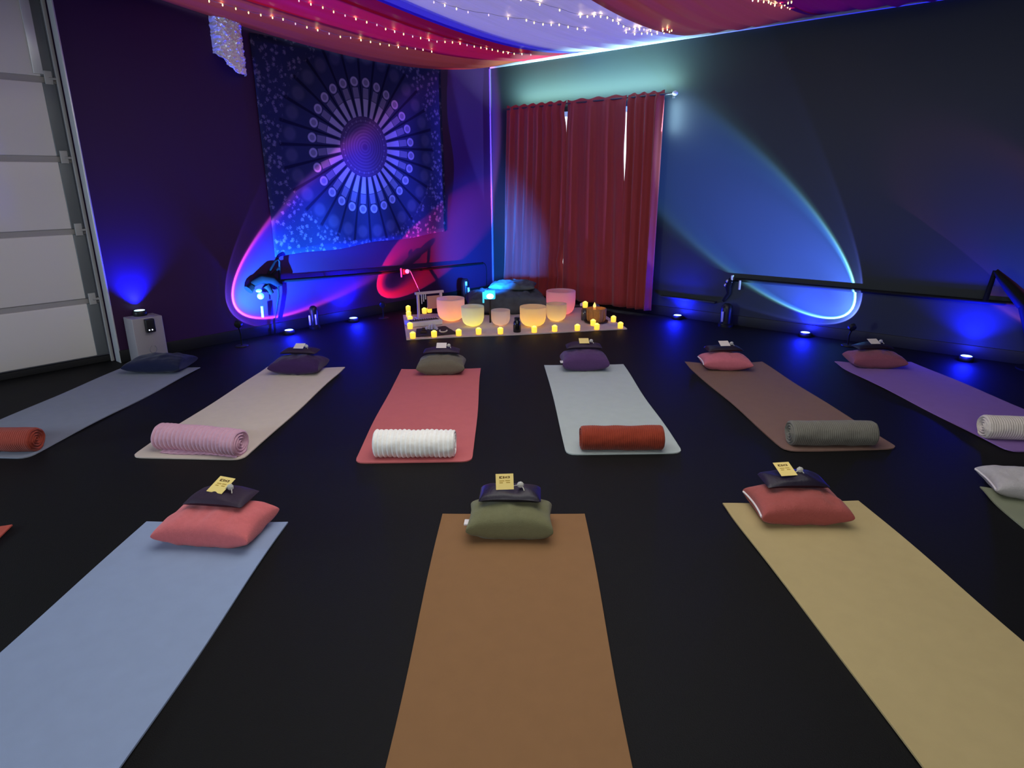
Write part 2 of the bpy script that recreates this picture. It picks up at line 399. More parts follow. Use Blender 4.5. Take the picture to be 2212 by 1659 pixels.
curtain(1.203, 1.960, 1.192, 2.015, 3.6, 0.034, 9, 'middle rust red curtain panel, the widest flat one', bulge=lambda u,v: 0.012*(1-u)**3*math.exp(-((v-0.95)/0.05)**2) - 0.013*u**3*math.exp(-((v-0.74)/0.10)**2))
curtain(1.966, 2.36, 1.976, 2.345, 3.6, 0.040, 14, 'right narrow rust red curtain panel, its outer edge tinted purple', bulge=lambda u,v: 0.009*(1-u)**3*math.exp(-((v-0.74)/0.10)**2))

# ================================================================== MATS
MAT_L, MAT_W = 1.73, 0.61
def yoga_mat(cx, cy, ang, col, label, curl=(0,0,0,0), seed=0, rough=0.85, rad=0.035):
    rr = random.Random(seed); p1, p2 = rr.uniform(0,6), rr.uniform(0,6)
    nu, nv = 22, 60
    def pos(u, v):
        x = (u-.5)*MAT_W; y = (v-.5)*MAT_L
        hx, hy = MAT_W/2-rad, MAT_L/2-rad
        dx, dy = abs(x)-hx, abs(y)-hy
        if dx > 0 and dy > 0 and y < 0:
            m = max(dx, dy); l = math.hypot(dx, dy)
            if l > 1e-9: dx, dy = dx*m/l, dy*m/l
            x = math.copysign(hx+dx, x); y = math.copysign(hy+dy, y)
        x += 0.004*math.sin(v*7+p1)*(2*u-1)
        z = 0.0005
        # corner curls: far-left, far-right, near-left, near-right
        for (c, uu, vv) in zip(curl, (0,1,0,1), (1,1,0,0)):
            if c: z += c*math.exp(-((u-uu)/0.20)**2)*math.exp(-((v-vv)/0.05)**2)
        e = abs(2*u-1)**6
        z += e*(0.003+0.003*math.sin(v*11+p2))
        return x, y, z
    def sp(t): return 0.5-0.5*math.cos(PI*t)*(0.5+0.5*abs(math.cos(PI*t))) if False else t
    def ed(t, n):
        # finer steps at the ends
        k = 0.04
        return t if True else t
    g = MB()
    g.grid(lambda u, v: (lambda q: (q[0], q[1], q[2]+0.006))(pos(u, v)), nu, nv)
    g.grid(lambda u, v: pos(u, v), nu, nv)
    bd = [(i/nu,0) for i in range(nu)] + [(1,j/nv) for j in range(nv)] + [(1-i/nu,1) for i in range(nu)] + [(0,1-j/nv) for j in range(nv)]
    n = len(bd); vs = [pos(*q) for q in bd]; vs = vs + [(x,y,z+0.006) for x,y,z in vs]
    g.add(vs, [(i,(i+1)%n,n+(i+1)%n,n+i) for i in range(n)])
    m = mat('foam_'+label.split(' yoga')[0].replace(' ','_').replace(',',''), col, rough=rough, spec=0.25, bump=0.12, bscale=500, var=0.06, vscale=14)
    o = g.build('yoga_mat', m)
    o.location = (cx, cy, 0); o.rotation_euler = (0,0,ang)
    tag(o, label, 'yoga mat', 'yoga mats laid on the floor')
    return o
def mat_cam(x, y, a): p = cam2room(x, y); return p.x, p.y, YAW+a
def mat_from(pl, pr):          # two far corners
    A, B = fl(*pl), fl(*pr); d = (B-A); ang = math.atan2(d.y, d.x); M = (A+B)/2
    return M.x + MAT_L/2*math.sin(ang), M.y - MAT_L/2*math.cos(ang), ang
def mat_corner(c, q, left):    # one far corner and a point further down the same long edge
    A, B = fl(*c), fl(*q); d = (A-B); ang = math.atan2(d.y, d.x) - PI/2
    X = Vector((math.cos(ang), math.sin(ang))); s = 1 if left else -1
    return A.x + s*X.x*MAT_W/2 + MAT_L/2*math.sin(ang), A.y + s*X.y*MAT_W/2 - MAT_L/2*math.cos(ang), ang
MP = {
 'coral': mat_cam(-0.5253,3.9381,0.0188), 'pale': mat_cam(0.5757,4.0280,0.0179), 'cream': mat_cam(-1.6484,4.0014,-0.0645), 'brown': mat_cam(1.7030,4.0542,0.0542),
 'purple': mat_corner((1803,787),(2126,951),True), 'slate': mat_corner((434,796),(82,980),False),
 'blue': mat_from((303,1130),(637,1131)), 'tan': mat_from((950,1113),(1269,1113)), 'yellow': mat_from((1556,1093),(1858,1084)),
 'green': mat_corner((2113,1064),(2212,1142),True), 'red': mat_corner((30,1138),(0,1166),False)}
MC = {
 'coral': (rgb(190,100,102),'coral pink yoga mat in the far row, under the white towel roll'),
 'pale': (rgb(172,181,180),'pale grey green yoga mat in the far row, under the rust orange towel roll'),
 'cream': (rgb(204,188,176),'cream yoga mat in the far row, under the pink ribbed towel roll'),
 'brown': (rgb(122,94,84),'dusty brown yoga mat in the far row, under the grey towel roll'),
 'purple': (rgb(138,104,170),'purple yoga mat furthest right in the far row'),
 'slate': (rgb(132,136,150),'slate blue yoga mat furthest left, beside the garage door'),
 'blue': (rgb(140,154,186),'light blue yoga mat at front left, under the coral pillow'),
 'tan': (rgb(134,97,64),'tan brown yoga mat at front centre, under the olive pillow'),
 'yellow': (rgb(176,156,112),'yellow beige yoga mat at front right, under the dusty red pillow'),
 'green': (rgb(130,134,112),'olive green yoga mat cut off by the right edge of the photo'),
 'red': (rgb(180,80,66),'red yoga mat whose corner shows at the left edge of the photo')}
CU = {'brown':(0.014,0.0,0.004,0), 'purple':(0.018,0,0,0), 'green':(0.020,0,0,0), 'cream':(0.004,0.008,0,0), 'yellow':(0.008,0,0,0)}
for i, k in enumerate(MP): yoga_mat(*MP[k], MC[k][0], MC[k][1], CU.get(k,(0,0,0,0)), seed=i, rad=0.05)

# ================================================================== PILLOWS, EYE PILLOWS, TOWELS
def pillow_mesh(w, d, t, seed, full=0.42, wr=1.0, ear=0.06, nu=56, nv=40):
    sd = Vector((seed*3.7, seed*1.9, seed*0.7))
    def q(u, v, top):
        U, V = 2*u-1, 2*v-1
        x = w/2*U*(1-ear*(1-V*V)*abs(U)**2); y = d/2*V*(1-ear*1.3*(1-U*U)*abs(V)**2)
        h = t/2*max(0,(1-U*U))**full*max(0,(1-V*V))**full
        edge = max(abs(U),abs(V))
        n = noise.noise(Vector((x*16,y*16,top*3.0))+sd)*0.15 + noise.noise(Vector((x*42,y*30,top*5.0))+sd)*0.05
        n2 = math.sin((abs(U) > abs(V)) and (y*95) or (x*95))*0.06*max(0,(edge-0.55)/0.45)*(1-edge)
        hh = h*(1+wr*(n+n2*2))
        zc = t*0.42
        z = zc+hh*1.1 if top else zc-min(hh*1.05, zc-0.001*0)
        if not top: z = max(z, 0.0)
        return (x, y, z)
    def sm(s): return 0.5-0.5*math.cos(PI*s)
    g = MB(); g.grid(lambda u,v: q(sm(u),sm(v),1), nu, nv); g.grid(lambda u,v: q(sm(u),sm(v),0), nu, nv)
    return g
def plush(name, col): return mat(name, col, rough=0.95, spec=0.1, bump=0.5, bscale=220, var=0.10, vscale=60, sheen=0.12)
ziptape_m = mat('pale_piping', (0.72,0.66,0.68,1), rough=0.6)
def pillow(pxl, pxr, ybase, w, d, t, ang, col, label, mname, seed, full=0.42, dy=0.0, piping=False, care=False, zb=0.0068):
    # the near bottom edge of the pillow sits at photo (mid, ybase)
    P = fl((pxl+pxr)/2, ybase, zb)
    c = P + Vector((-math.sin(ang), math.cos(ang), 0))*(d*0.40+dy)
    root = thing('pillow', label, 'pillow', (c.x, c.y, zb), ang, 'small pillows at the heads of the mats')
    pillow_mesh(w, d, t, seed, full).build('cover', plush(mname, col), root)
    if piping:
        pts = []
        for i in range(13):
            V = -0.92+1.84*i/12; pts.append((-w/2*(1-0.06*(1-V*V))-0.002, d/2*V*0.98, t*0.43))
        MB().tube(pts, 0.0045, 8).build('zip_piping', ziptape_m, root)
    if care:
        MB().box((-w/2-0.012,-d*0.28,t*0.40),(-w/2+0.012,-d*0.10,t*0.46),0.002).build('care_label', ziptape_m, root)
    return root, c, t
eye_m = mat('dark_navy_satin', (0.014,0.009,0.022,1), rough=0.42, spec=0.4, bump=0.3, bscale=90)
eye2_m = mat('dark_plum_cloth', (0.030,0.016,0.036,1), rough=0.6, spec=0.3, bump=0.3, bscale=90)
card_m = mat('cream_card', rgb(236,210,130), rough=0.6)
cardw_m = mat('white_card', rgb(226,214,206), rough=0.6)
ink_m = mat('brown_print', rgb(96,66,26), rough=0.8); ink2_m = mat('ochre_print', rgb(186,152,70), rough=0.8)
stone_m = mat('clear_quartz', (0.72,0.70,0.66,1), rough=0.15, spec=0.6, trans=0.4)
def eye_pillow(loc, ang, w, d, t, label, seed, m, tag_off=(0,0), tag_ang=0.0, tilt=0.25, tw=0.062, th=0.058, mini=False, cm=None, stone=(0.055,0.01)):
    root = thing('eye_pillow', label, 'eye pillow', loc, ang, 'dark eye pillows lying on the small pillows')
    sd = seed*2.3
    def q(u, v, top):
        U, V = 2*u-1, 2*v-1
        h = t/2*(max(0,1-U*U)**0.38)*(max(0,1-V*V)**0.38)
        # sags over the pillow below: ends droop a little
        lump = 0.18*math.sin(U*4.2+sd)+0.12*math.sin(V*3+U*7+sd)
        x = w/2*U; y = d/2*V
        z = t*0.45 + (h*(1+lump) if top else -min(h, t*0.45)) - 0.010*abs(U)**3
        return (x, y, z)
    g = MB(); g.grid(lambda u,v: q(u,v,1), 30, 18); g.grid(lambda u,v: q(u,v,0), 30, 18)
    g.build('pouch', m, root)
    # card tag leaning on the pouch, its print, and a little clear stone tied beside it
    tx, ty = tag_off
    Mx = Matrix.Translation((tx, ty, t*0.98)) @ Matrix.Rotation(tag_ang,4,'Z') @ Matrix.Rotation(tilt,4,'X')
    def tb(a, b, mm, nm, par):
        bb = MB().box(a, b); bb.v = [tuple(Mx @ Vector(v)) for v in bb.v]; return bb.build(nm, mm, par, smooth=False)
    card = tb((-tw/2,0,0.0),(tw/2,th,0.0012), cm or card_m, 'tag', root)
    if not mini:
        bb = MB()
        for (x0,x1,y0,y1) in ((-.30,-.22,.70,.84),(-.22,-.12,.70,.74),(-.22,-.12,.80,.84),(-.09,-.02,.70,.84),(.01,.05,.70,.82),(.05,.10,.76,.80),(.10,.14,.70,.84),(.17,.29,.71,.75),(.17,.29,.80,.84),(.24,.29,.71,.84)):
            bb.box((x0*tw,y0*th,0.0012),(x1*tw,y1*th,0.0016))
        bb.v = [tuple(Mx @ Vector(v)) for v in bb.v]; bb.build('tag_print', ink_m, card, smooth=False)
        bb = MB()
        for (x0,x1,y0) in ((-.30,-.02,.52),(.03,.30,.53),(-.30,-.10,.40),(.08,.30,.41)):
            bb.box((x0*tw,y0*th,0.0012),(x1*tw,(y0+.06)*th,0.0015))
        bb.v = [tuple(Mx @ Vector(v)) for v in bb.v]; bb.build('tag_small_print', ink2_m, card, smooth=False)
    if stone:
        sx, sy = stone
        MB().sphere((tx+sx, ty+sy+0.02, t*1.0+0.012), 0.015, 7, 5, (1.0,0.8,0.9)).build('stone', stone_m, root, smooth=False)
        MB().tube([(tx+tw*0.45,ty+0.02,t+0.006),(tx+sx-0.008,ty+sy+0.01,t+0.016),(tx+sx,ty+sy+0.03,t+0.022),(tx+sx+0.016,ty+sy,t*0.9)],0.0022,6).build('cord', mat('pale_cord',(0.5,0.46,0.4,1)), root)
    return root
AX = lambda a: (Vector((math.cos(a),math.sin(a),0)), Vector((-math.sin(a),math.cos(a),0)))
def set_on(c, ang, t, dx, dy, dz=0.0):
    X, Y = AX(ang); p = c + X*dx + Y*dy; return (p.x, p.y, 0.0068 + t*0.985 + dz)
# front row
aB, aT, aY = MP['blue'][2], MP['tan'][2], MP['yellow'][2]
_, c, t = pillow(338,545,1186, 0.40,0.27,0.135, aB-0.10, rgb(206,108,112), 'plump coral pillow at the head of the light blue mat', 'coral_plush', 1, 0.32)
eye_pillow(set_on(c,aB,t,0.01,0.045), aB-0.12, 0.25,0.15,0.05, 'dark plum eye pillow with a cream tag on the coral pillow, front left', 1, eye2_m, (-0.01,-0.03), -0.22, 0.35, 0.078,0.088)
_, c, t = pillow(1012,1190,1170, 0.345,0.22,0.135, aT-0.02, rgb(110,108,80), 'olive green pillow at the head of the tan brown mat', 'olive_plush', 2, 0.30, care=True)
eye_pillow(set_on(c,aT,t,0.0,0.035), aT-0.03, 0.25,0.13,0.05, 'black eye pillow with an upright cream tag on the olive pillow', 2, eye_m, (-0.02,-0.03), 0.10, 1.0, 0.072,0.064, stone=(0.062,0.0))
_, c, t = pillow(1648,1828,1138, 0.375,0.25,0.125, aY-0.06, rgb(158,80,76), 'dusty red pillow with pale zip piping on the yellow beige mat', 'dusty_red_plush', 3, 0.30, piping=True)
eye_pillow(set_on(c,aY,t,0.0,0.055), aY-0.05, 0.26,0.14,0.05, 'black eye pillow with a tilted cream tag on the dusty red pillow', 3, eye_m, (-0.03,-0.03), 0.12, 0.30, 0.072,0.085, cm=card_m)
# far row
aC, aB2, aCr, aBr, aPu, aSl = (MP[k][2] for k in ('coral','pale','cream','brown','purple','slate'))
def far_eye(c, ang, t, label, seed, m, cm, w=0.27, d=0.13, dy=0.05, to=(0,-0.04), ta=0.0, tilt=0.35, dx=0):
    return eye_pillow(set_on(c,ang,t,dx,dy), ang, w, d, 0.045, label, seed, m, to, ta, tilt, 0.075,0.07, True, cm)
_, c, t = pillow(270,392,808, 0.44,0.30,0.125, aSl+0.06, rgb(26,30,58), 'dark navy round pillow on the slate blue mat, by the garage door', 'navy_plush', 4, 0.34)
_, c, t = pillow(585,688,811, 0.385,0.26,0.135, aCr, rgb(58,34,78), 'dark plum pillow at the head of the cream mat', 'plum_plush', 5, 0.34)
far_eye(c,aCr,t,'dark eye pillow with a pale lilac tag on the dark plum pillow',5,eye2_m,cardw_m)
_, c, t = pillow(905,1000,811, 0.355,0.24,0.14, aC, rgb(102,95,82), 'grey olive pillow at the head of the coral pink mat', 'grey_olive_plush', 6, 0.32)
far_eye(c,aC,t,'dark eye pillow with a cream strip tag on the grey olive pillow',6,eye2_m,cardw_m)
_, c, t = pillow(1218,1312,803, 0.35,0.25,0.15, aB2, rgb(82,55,98), 'violet pillow with a white care label on the pale grey green mat', 'violet_plush', 7, 0.30, care=True)
far_eye(c,aB2,t,'dark eye pillow with a yellow tag on the violet pillow',7,eye2_m,card_m)
_, c, t = pillow(1524,1618,802, 0.36,0.25,0.125, aBr-0.14, rgb(188,102,116), 'bright coral pink pillow at the head of the dusty brown mat', 'coral_pink_plush', 8, 0.36, piping=True)
far_eye(c,aBr,t,'black eye pillow with a white tag on the bright coral pink pillow',8,eye_m,cardw_m)
_, c, t = pillow(1848,1948,797, 0.385,0.25,0.125, aPu-0.18, rgb(136,76,94), 'dusty rose pillow at the head of the purple mat', 'dusty_rose_plush', 9, 0.34)
far_eye(c,aPu,t,'black eye pillow with a white tag on the dusty rose pillow',9,eye_m,cardw_m)
_, c, t = pillow(2190,2300,1086, 0.36,0.25,0.11, MP['green'][2]-0.15, rgb(176,170,172), 'pale grey pillow on the olive green mat, cut off by the right edge', 'pale_grey_plush', 10, 0.36, piping=True)

def towel(pxl, pxr, ybase, R, ang, col, label, mname, seed, pitch=0.024, rib=0.007, length=None, flap=False, bend=0.0, cx=None):
    mid = (pxl+pxr)/2
    P = fl(mid, ybase, 0.0065)
    c = P + Vector((-math.sin(ang), math.cos(ang), 0))*(R*0.75)
    Lh = length or (pxr-pxl)*scale_at(c)
    root = None
    rr = random.Random(seed)
    nS, nT = int(Lh/pitch*6), 48
    def surf(s, th):
        rb = rib*abs(math.sin(PI*s*Lh/pitch))
        k = (th/(2*PI)) % 1.0
        r = R*(0.93+0.09*k) + rb + 0.004*noise.noise(Vector((s*6,math.cos(th)*2,math.sin(th)*2+seed)))
        endk = min(s, 1-s)*Lh
        if endk < 0.012: r *= 0.90 + 0.10*math.sqrt(endk/0.012)
        x = (s-.5)*Lh; a = th - 0.9
        y = r*math.cos(a)*1.06; z = r*math.sin(a)*0.97 + R*0.97
        if z < 0.0: z = 0.0
        y += bend*(1-(2*s-1)**2)
        return (x, y, z)
    g = MB()
    vs = []; fs = []
    for i in range(nS+1):
        for j in range(nT): vs.append(surf(i/nS, 2*PI*j/nT*0.999))
    for i in range(nS):
        for j in range(nT):
            j2=(j+1)%nT; fs.append((i*nT+j,i*nT+j2,(i+1)*nT+j2,(i+1)*nT+j))
    g.add(vs, fs)
    # spiral ends
    for e in (0, 1):
        nr = 14; vs = []; fs = []
        for k in range(nr+1):
            rho = 1-k/nr*0.97
            for j in range(nT):
                th = 2*PI*j/nT*0.999
                x, y, z = surf(e, th)
                y = bend*0 + (y)*rho; z = R*0.97 + (z-R*0.97)*rho
                sp = abs(math.sin(PI*(rho*4.0 - th/(2*PI))))
                off = (-0.016*(1-sp) + 0.004) * (1 if 0 < k else 0)
                vs.append((x + (off if e else -off), y, z))
        for k in range(nr):
            for j in range(nT):
                j2=(j+1)%nT; fs.append((k*nT+j,k*nT+j2,(k+1)*nT+j2,(k+1)*nT+j))
        fs.append(tuple(nr*nT+j for j in range(nT)))
        g.add(vs, fs)
    if flap:   # loose hem lying on the mat in front
        def hem(u, v): 
            x = (u-.45)*Lh*0.9; y = -R*0.5 - v*R*0.62*(0.6+0.4*math.sin(u*5+1)); return (x, y, 0.004+0.006*(1-v)+0.002*math.sin(u*70))
        g.grid(hem, 40, 4); g.grid(lambda u,v:(lambda p:(p[0],p[1],0.0))(hem(u,v)), 40, 4)
    o = g.build('towel_roll', mat(mname, col, rough=0.95, spec=0.1, bump=0.4, bscale=260, var=0.12, vscale=70, sheen=0.15))
    o.location = (c.x, c.y, 0.0068); o.rotation_euler = (0,0,ang)
    return tag(o, label, 'towel', 'rolled towels at the feet of the mats')
towel(322,522,982, 0.068, aCr-0.16, rgb(206,160,180), 'pink ribbed towel roll on the cream mat', 'pink_terry', 1, flap=True, bend=0.012)
towel(808,980,991, 0.070, aC-0.03, rgb(250,242,238), 'white ribbed towel roll on the coral pink mat', 'white_terry', 2, flap=False, bend=-0.006)
towel(1257,1432,977, 0.066, aB2-0.03, rgb(140,54,36), 'rust orange towel roll on the pale grey green mat', 'rust_terry', 3, pitch=0.010, rib=0.0025)
towel(1712,1890,967, 0.068, aBr-0.08, rgb(112,108,100), 'grey towel roll on the dusty brown mat', 'grey_terry', 4, pitch=0.010, rib=0.0018)
towel(2138,2330,956, 0.066, aPu-0.2, rgb(214,202,194), 'white towel roll on the purple mat, cut off by the right edge', 'offwhite_terry', 5, pitch=0.012, rib=0.002)
towel(-130,72,980, 0.066, aSl+0.05, rgb(150,64,52), 'rust red towel roll on the slate blue mat, cut off by the left edge', 'rust_red_terry', 6, pitch=0.011, rib=0.002)

# ================================================================== BLUE UPLIGHTS
puck_m = mat('black_plastic', (0.012,0.012,0.014,1), rough=0.4)
lens_m = mat('glowing_blue_lens', (0.6,0.85,1,1), rough=0.3, emit=(0.45,0.86,1,1), estr=3.2)
def puck():
    root = thing('uplight', 'x', 'light', (0,0,0), 0, 'round blue uplights along the walls')
    MB().lathe([(0,0),(0.048,0),(0.052,0.006),(0.052,0.034),(0.046,0.042),(0.040,0.042),(0.040,0.037),(0,0.037)], 32).build('housing', puck_m, root)
    MB().lathe([(0,0.046),(0.02,0.0455),(0.036,0.043),(0.0395,0.039),(0.0395,0.037),(0,0.037)], 28).build('lens', lens_m, root)
    return root
pk = puck()
ups = [((624,712),0.045,'glowing blue puck light on the floor behind the dark plum pillow'),((763,686),0.045,'glowing blue puck light on the floor left of the candle rug'),
       ((1467,679),0.045,'glowing blue puck light on the floor just right of the curtains'),((1740,717),0.045,'glowing blue puck light on the floor below the large blue light pool'),
       ((2088,768),0.045,'glowing blue puck light furthest right, behind the purple mat')]
BOXF = 0.19
wp1, wp2 = lw(284,690,BOXF), lw(350,682,BOXF)
boxtop = (wp1.z+wp2.z)/2
wbx = thing('white_box', 'upright white box unit against the left wall, behind the dark navy pillow', 'box', (0.0,(wp1.y+wp2.y)/2,0))
hw = abs(wp1.y-wp2.y)/2
MB().box((0.015,-hw,0.0),(BOXF,hw,boxtop),0.006).build('casing', mat('white_casing',(0.30,0.27,0.29,1),rough=0.5), wbx)
mk = MB()
lp = lw(331,754,BOXF)-Vector((0,(wp1.y+wp2.y)/2,0))
for a in range(14):
    a0 = 2*PI*a/14
    p0 = (BOXF+0.0015, lp.y+0.028*math.cos(a0), lp.z+0.03*math.sin(a0)); p1 = (BOXF+0.0015, lp.y+0.028*math.cos(a0+.5), lp.z+0.03*math.sin(a0+.5))
    if a not in (2,3): mk.tube([p0,p1],0.003,5)
mk.build('mark', mat('grey_mark',(0.22,0.2,0.22,1)), wbx)
pg = lw(321,703,BOXF)
plug = thing('power_adapter', 'small black adapter with two white lights on the white box', 'adapter', (BOXF,pg.y,pg.z))
MB().box((0.001,-0.032,-0.05),(0.04,0.036,0.055),0.006).build('body', puck_m, plug)
for yy in (-0.014,0.008): MB().sphere((0.041,yy,-0.030),0.0055,8,6).build('indicator', mat('white_indicator',(0.9,0.9,1,1),emit=(0.8,0.85,1,1),estr=1.5), plug)
up0 = lw(303,680,0.058)
ups = [((303,680),boxtop+0.045,'glowing blue puck light on top of the white box')] + ups
for i, (p, zz, lab) in enumerate(ups):
    o = pk if i == 0 else copy_tree(pk)
    P = fl(p[0], p[1], zz)
    if i == 0: P = Vector((0.058, up0.y, zz))
    elif i < 3: P.x = max(P.x, 0.10)
    else: P.y = min(P.y, -0.085)
    o.location = (P.x, P.y, zz-0.045); o['label'] = lab
    e = [285,165,290,190,190,330][i]
    light('uplight_beam', 'SPOT', (P.x if i else 0.044, P.y, zz+0.006), e, (0.004,0.010,1.0), spot_size=math.radians(124 if i else 104), spot_blend=0.85, shadow_soft_size=0.03, aim=(0,0,1))
    if i: light('uplight_spill', 'POINT', (P.x + (0.06 if i < 3 else 0), P.y - (0.06 if i >= 3 else 0), zz+0.05), 14.0, (0.006,0.012,1.0), shadow_soft_size=0.02)

# ================================================================== SUNSET LAMPS (disc head on a thin post) and their coloured light pools
def sunset_spot(name, loc, axis, half, stops, energy, falloff='Quadratic'):
    l = bpy.data.lights.new(name, 'SPOT'); l.spot_size = math.radians(min(170, 2*half+36)); l.spot_blend = 0.05; l.shadow_soft_size = 0.004
    l.energy = energy; l.use_nodes = True
    nt = l.node_tree; N = nt.nodes; L = nt.links
    em = N.get('Emission') or N.new('ShaderNodeEmission')
    tc = N.new('ShaderNodeTexCoord'); vm = N.new('ShaderNodeVectorMath'); vm.operation = 'NORMALIZE'
    sp = N.new('ShaderNodeSeparateXYZ')
    L.new(tc.outputs['Normal'], vm.inputs[0]); L.new(vm.outputs[0], sp.inputs[0])
    ab = N.new('ShaderNodeMath'); ab.operation = 'ABSOLUTE'; L.new(sp.outputs[2], ab.inputs[0])
    ac = N.new('ShaderNodeMath'); ac.operation = 'ARCCOSINE'; L.new(ab.outputs[0], ac.inputs[0])
    dv = N.new('ShaderNodeMath'); dv.operation = 'DIVIDE'; L.new(ac.outputs[0], dv.inputs[0]); dv.inputs[1].default_value = math.radians(half)*1.5
    cr = N.new('ShaderNodeValToRGB'); L.new(dv.outputs[0], cr.inputs[0])
    R = cr.color_ramp
    while len(R.elements) > 1: R.elements.remove(R.elements[0])
    R.elements[0].position = 0; R.elements[0].color = stops[0][1]
    for p, c in stops[1:]:
        e = R.elements.new(min(1, p/1.5)); e.color = c
    L.new(cr.outputs[0], em.inputs['Color']); fo = N.new('ShaderNodeLightFalloff'); fo.inputs['Strength'].default_value = 1.0; L.new(fo.outputs[falloff], em.inputs['Strength'])   # collimated beam
    out = N.get('Light Output') or N.new('ShaderNodeOutputLight'); L.new(em.outputs[0], out.inputs[0])
    o = bpy.data.objects.new(name, l); C.objects.link(o); o.location = loc
    o.rotation_euler = Vector(axis).to_track_quat('-Z','Y').to_euler()
    return o
def sunset_lamp(head, axis, base, label, lensmat):
    root = thing('sunset_lamp', label, 'lamp', (base.x, base.y, 0), 0, 'small black floor lamps with disc heads')
    MB().lathe([(0,0),(0.052,0),(0.055,0.004),(0.052,0.009),(0.012,0.012),(0,0.012)], 28).build('base', puck_m, root)
    h = Vector(head) - Vector((base.x,base.y,0)); ax = Vector(axis).normalized()
    MB().tube([(0,0,0.01),(h.x*0.5,h.y*0.5,(h.z-0.02)*0.6),(h.x-ax.x*0.03,h.y-ax.y*0.03,h.z-0.025)], 0.0075, 10).build('post', puck_m, root)
    hd = MB(); hd.tube([h-ax*0.045, h-ax*0.040, h-ax*0.012, h-ax*0.008],[0.018,0.030,0.034,0.031],20); hd.build('head', puck_m, root)
    MB().tube([h-ax*0.0078, h-ax*0.0065],[0.026,0.022],18).build('lens', lensmat, root)
    return root
K0 = (0,0,0,1)
lens2_m = mat('dark_lens', (0.05,0.05,0.08,1), rough=0.1, spec=0.6)
# left pool: blue with a pink rim
LH = Vector((0.30,-3.583,0.225)); LA = (-0.541,0.747,0.388)
sunset_lamp(LH, LA, Vector((0.235,-3.555,0)), 'small black disc-head floor lamp below the pink rimmed light pool', lens2_m)
sunset_spot('sunset_beam_left', LH, LA, 30.7, [(0,(0.03,0.26,0.9,1)),(0.60,(0.02,0.20,0.85,1)),(0.82,(0.03,0.10,0.85,1)),(0.92,(0.08,0.05,0.80,1)),(0.98,(0.10,0.03,0.30,1)),(1.01,(0.01,0.005,0.04,1)),(1.03,K0),(1.5,K0)], 2100, 'Linear')
sunset_spot('sunset_rim_left', LH, LA, 30.7, [(0,K0),(0.90,K0),(0.93,(0.05,0.02,0.15,1)),(0.965,(0.42,0.07,0.42,1)),(0.99,(0.5,0.11,0.22,1)),(1.015,(0.03,0.006,0.05,1)),(1.06,(0.004,0.003,0.02,1)),(1.24,(0.005,0.004,0.024,1)),(1.28,(0.010,0.007,0.04,1)),(1.31,K0),(1.5,K0)], 1750)
# right pool: blue with a bright cyan rim
RH = Vector((4.325,-0.24,0.187)); RA = (-0.651,0.574,0.497)
sunset_lamp(RH, RA, Vector((4.315,-0.20,0)), 'small black disc-head floor lamp right of the cyan rimmed light pool', lens2_m)
sunset_spot('sunset_beam_right', RH, RA, 31.8, [(0,(0.05,0.10,0.46,1)),(0.3,(0.055,0.12,0.58,1)),(0.6,(0.062,0.14,0.70,1)),(0.82,(0.060,0.14,0.66,1)),(0.91,(0.048,0.13,0.56,1)),(0.97,(0.03,0.09,0.34,1)),(1.0,(0.01,0.03,0.05,1)),(1.04,(0.003,0.005,0.015,1)),(1.27,(0.002,0.003,0.01,1)),(1.29,K0),(1.5,K0)], 3200, 'Constant')
sunset_spot('sunset_rim_right', RH, RA, 31.8, [(0,K0),(0.90,K0),(0.95,(0.04,0.16,0.40,1)),(0.982,(0.17,0.46,0.52,1)),(1.005,(0.04,0.10,0.07,1)),(1.03,(0.003,0.005,0.015,1)),(1.20,(0.004,0.007,0.028,1)),(1.255,(0.009,0.012,0.055,1)),(1.29,K0),(1.5,K0)], 2800)
# small red pool
KH = Vector((0.26,-1.995,0.165)); KA = (-0.525,0.759,0.385)
sunset_lamp(KH, KA, Vector((0.24,-1.985,0)), 'small black disc-head floor lamp left of the candle rug, casting red', lens2_m)
sunset_spot('sunset_beam_red', KH, KA, 25.6, [(0,(0.0,0.0,0.01,1)),(0.38,(0.03,0.003,0.03,1)),(0.55,(0.30,0.006,0.06,1)),(0.72,(1,0.008,0.04,1)),(0.97,(1,0.02,0.08,1)),(1.0,(0.5,0.03,0.12,1)),(1.02,K0),(1.5,K0)], 560, 'Linear')
# another blue pool entering from the right edge (its lamp stands outside the photo)
QH = Vector((6.15,-0.30,0.19)); QA = (-0.60,0.60,0.53)
sunset_lamp(QH, QA, Vector((6.14,-0.26,0)), 'small black disc-head floor lamp beyond the right edge of the photo', lens2_m)
sunset_spot('sunset_beam_edge', QH, QA, 30, [(0,(0.02,0.10,0.7,1)),(0.75,(0.03,0.10,0.7,1)),(0.90,(0.25,0.08,0.8,1)),(0.97,(0.7,0.16,0.55,1)),(1.01,(0.1,0.02,0.06,1)),(1.05,K0),(1.5,K0)], 380)

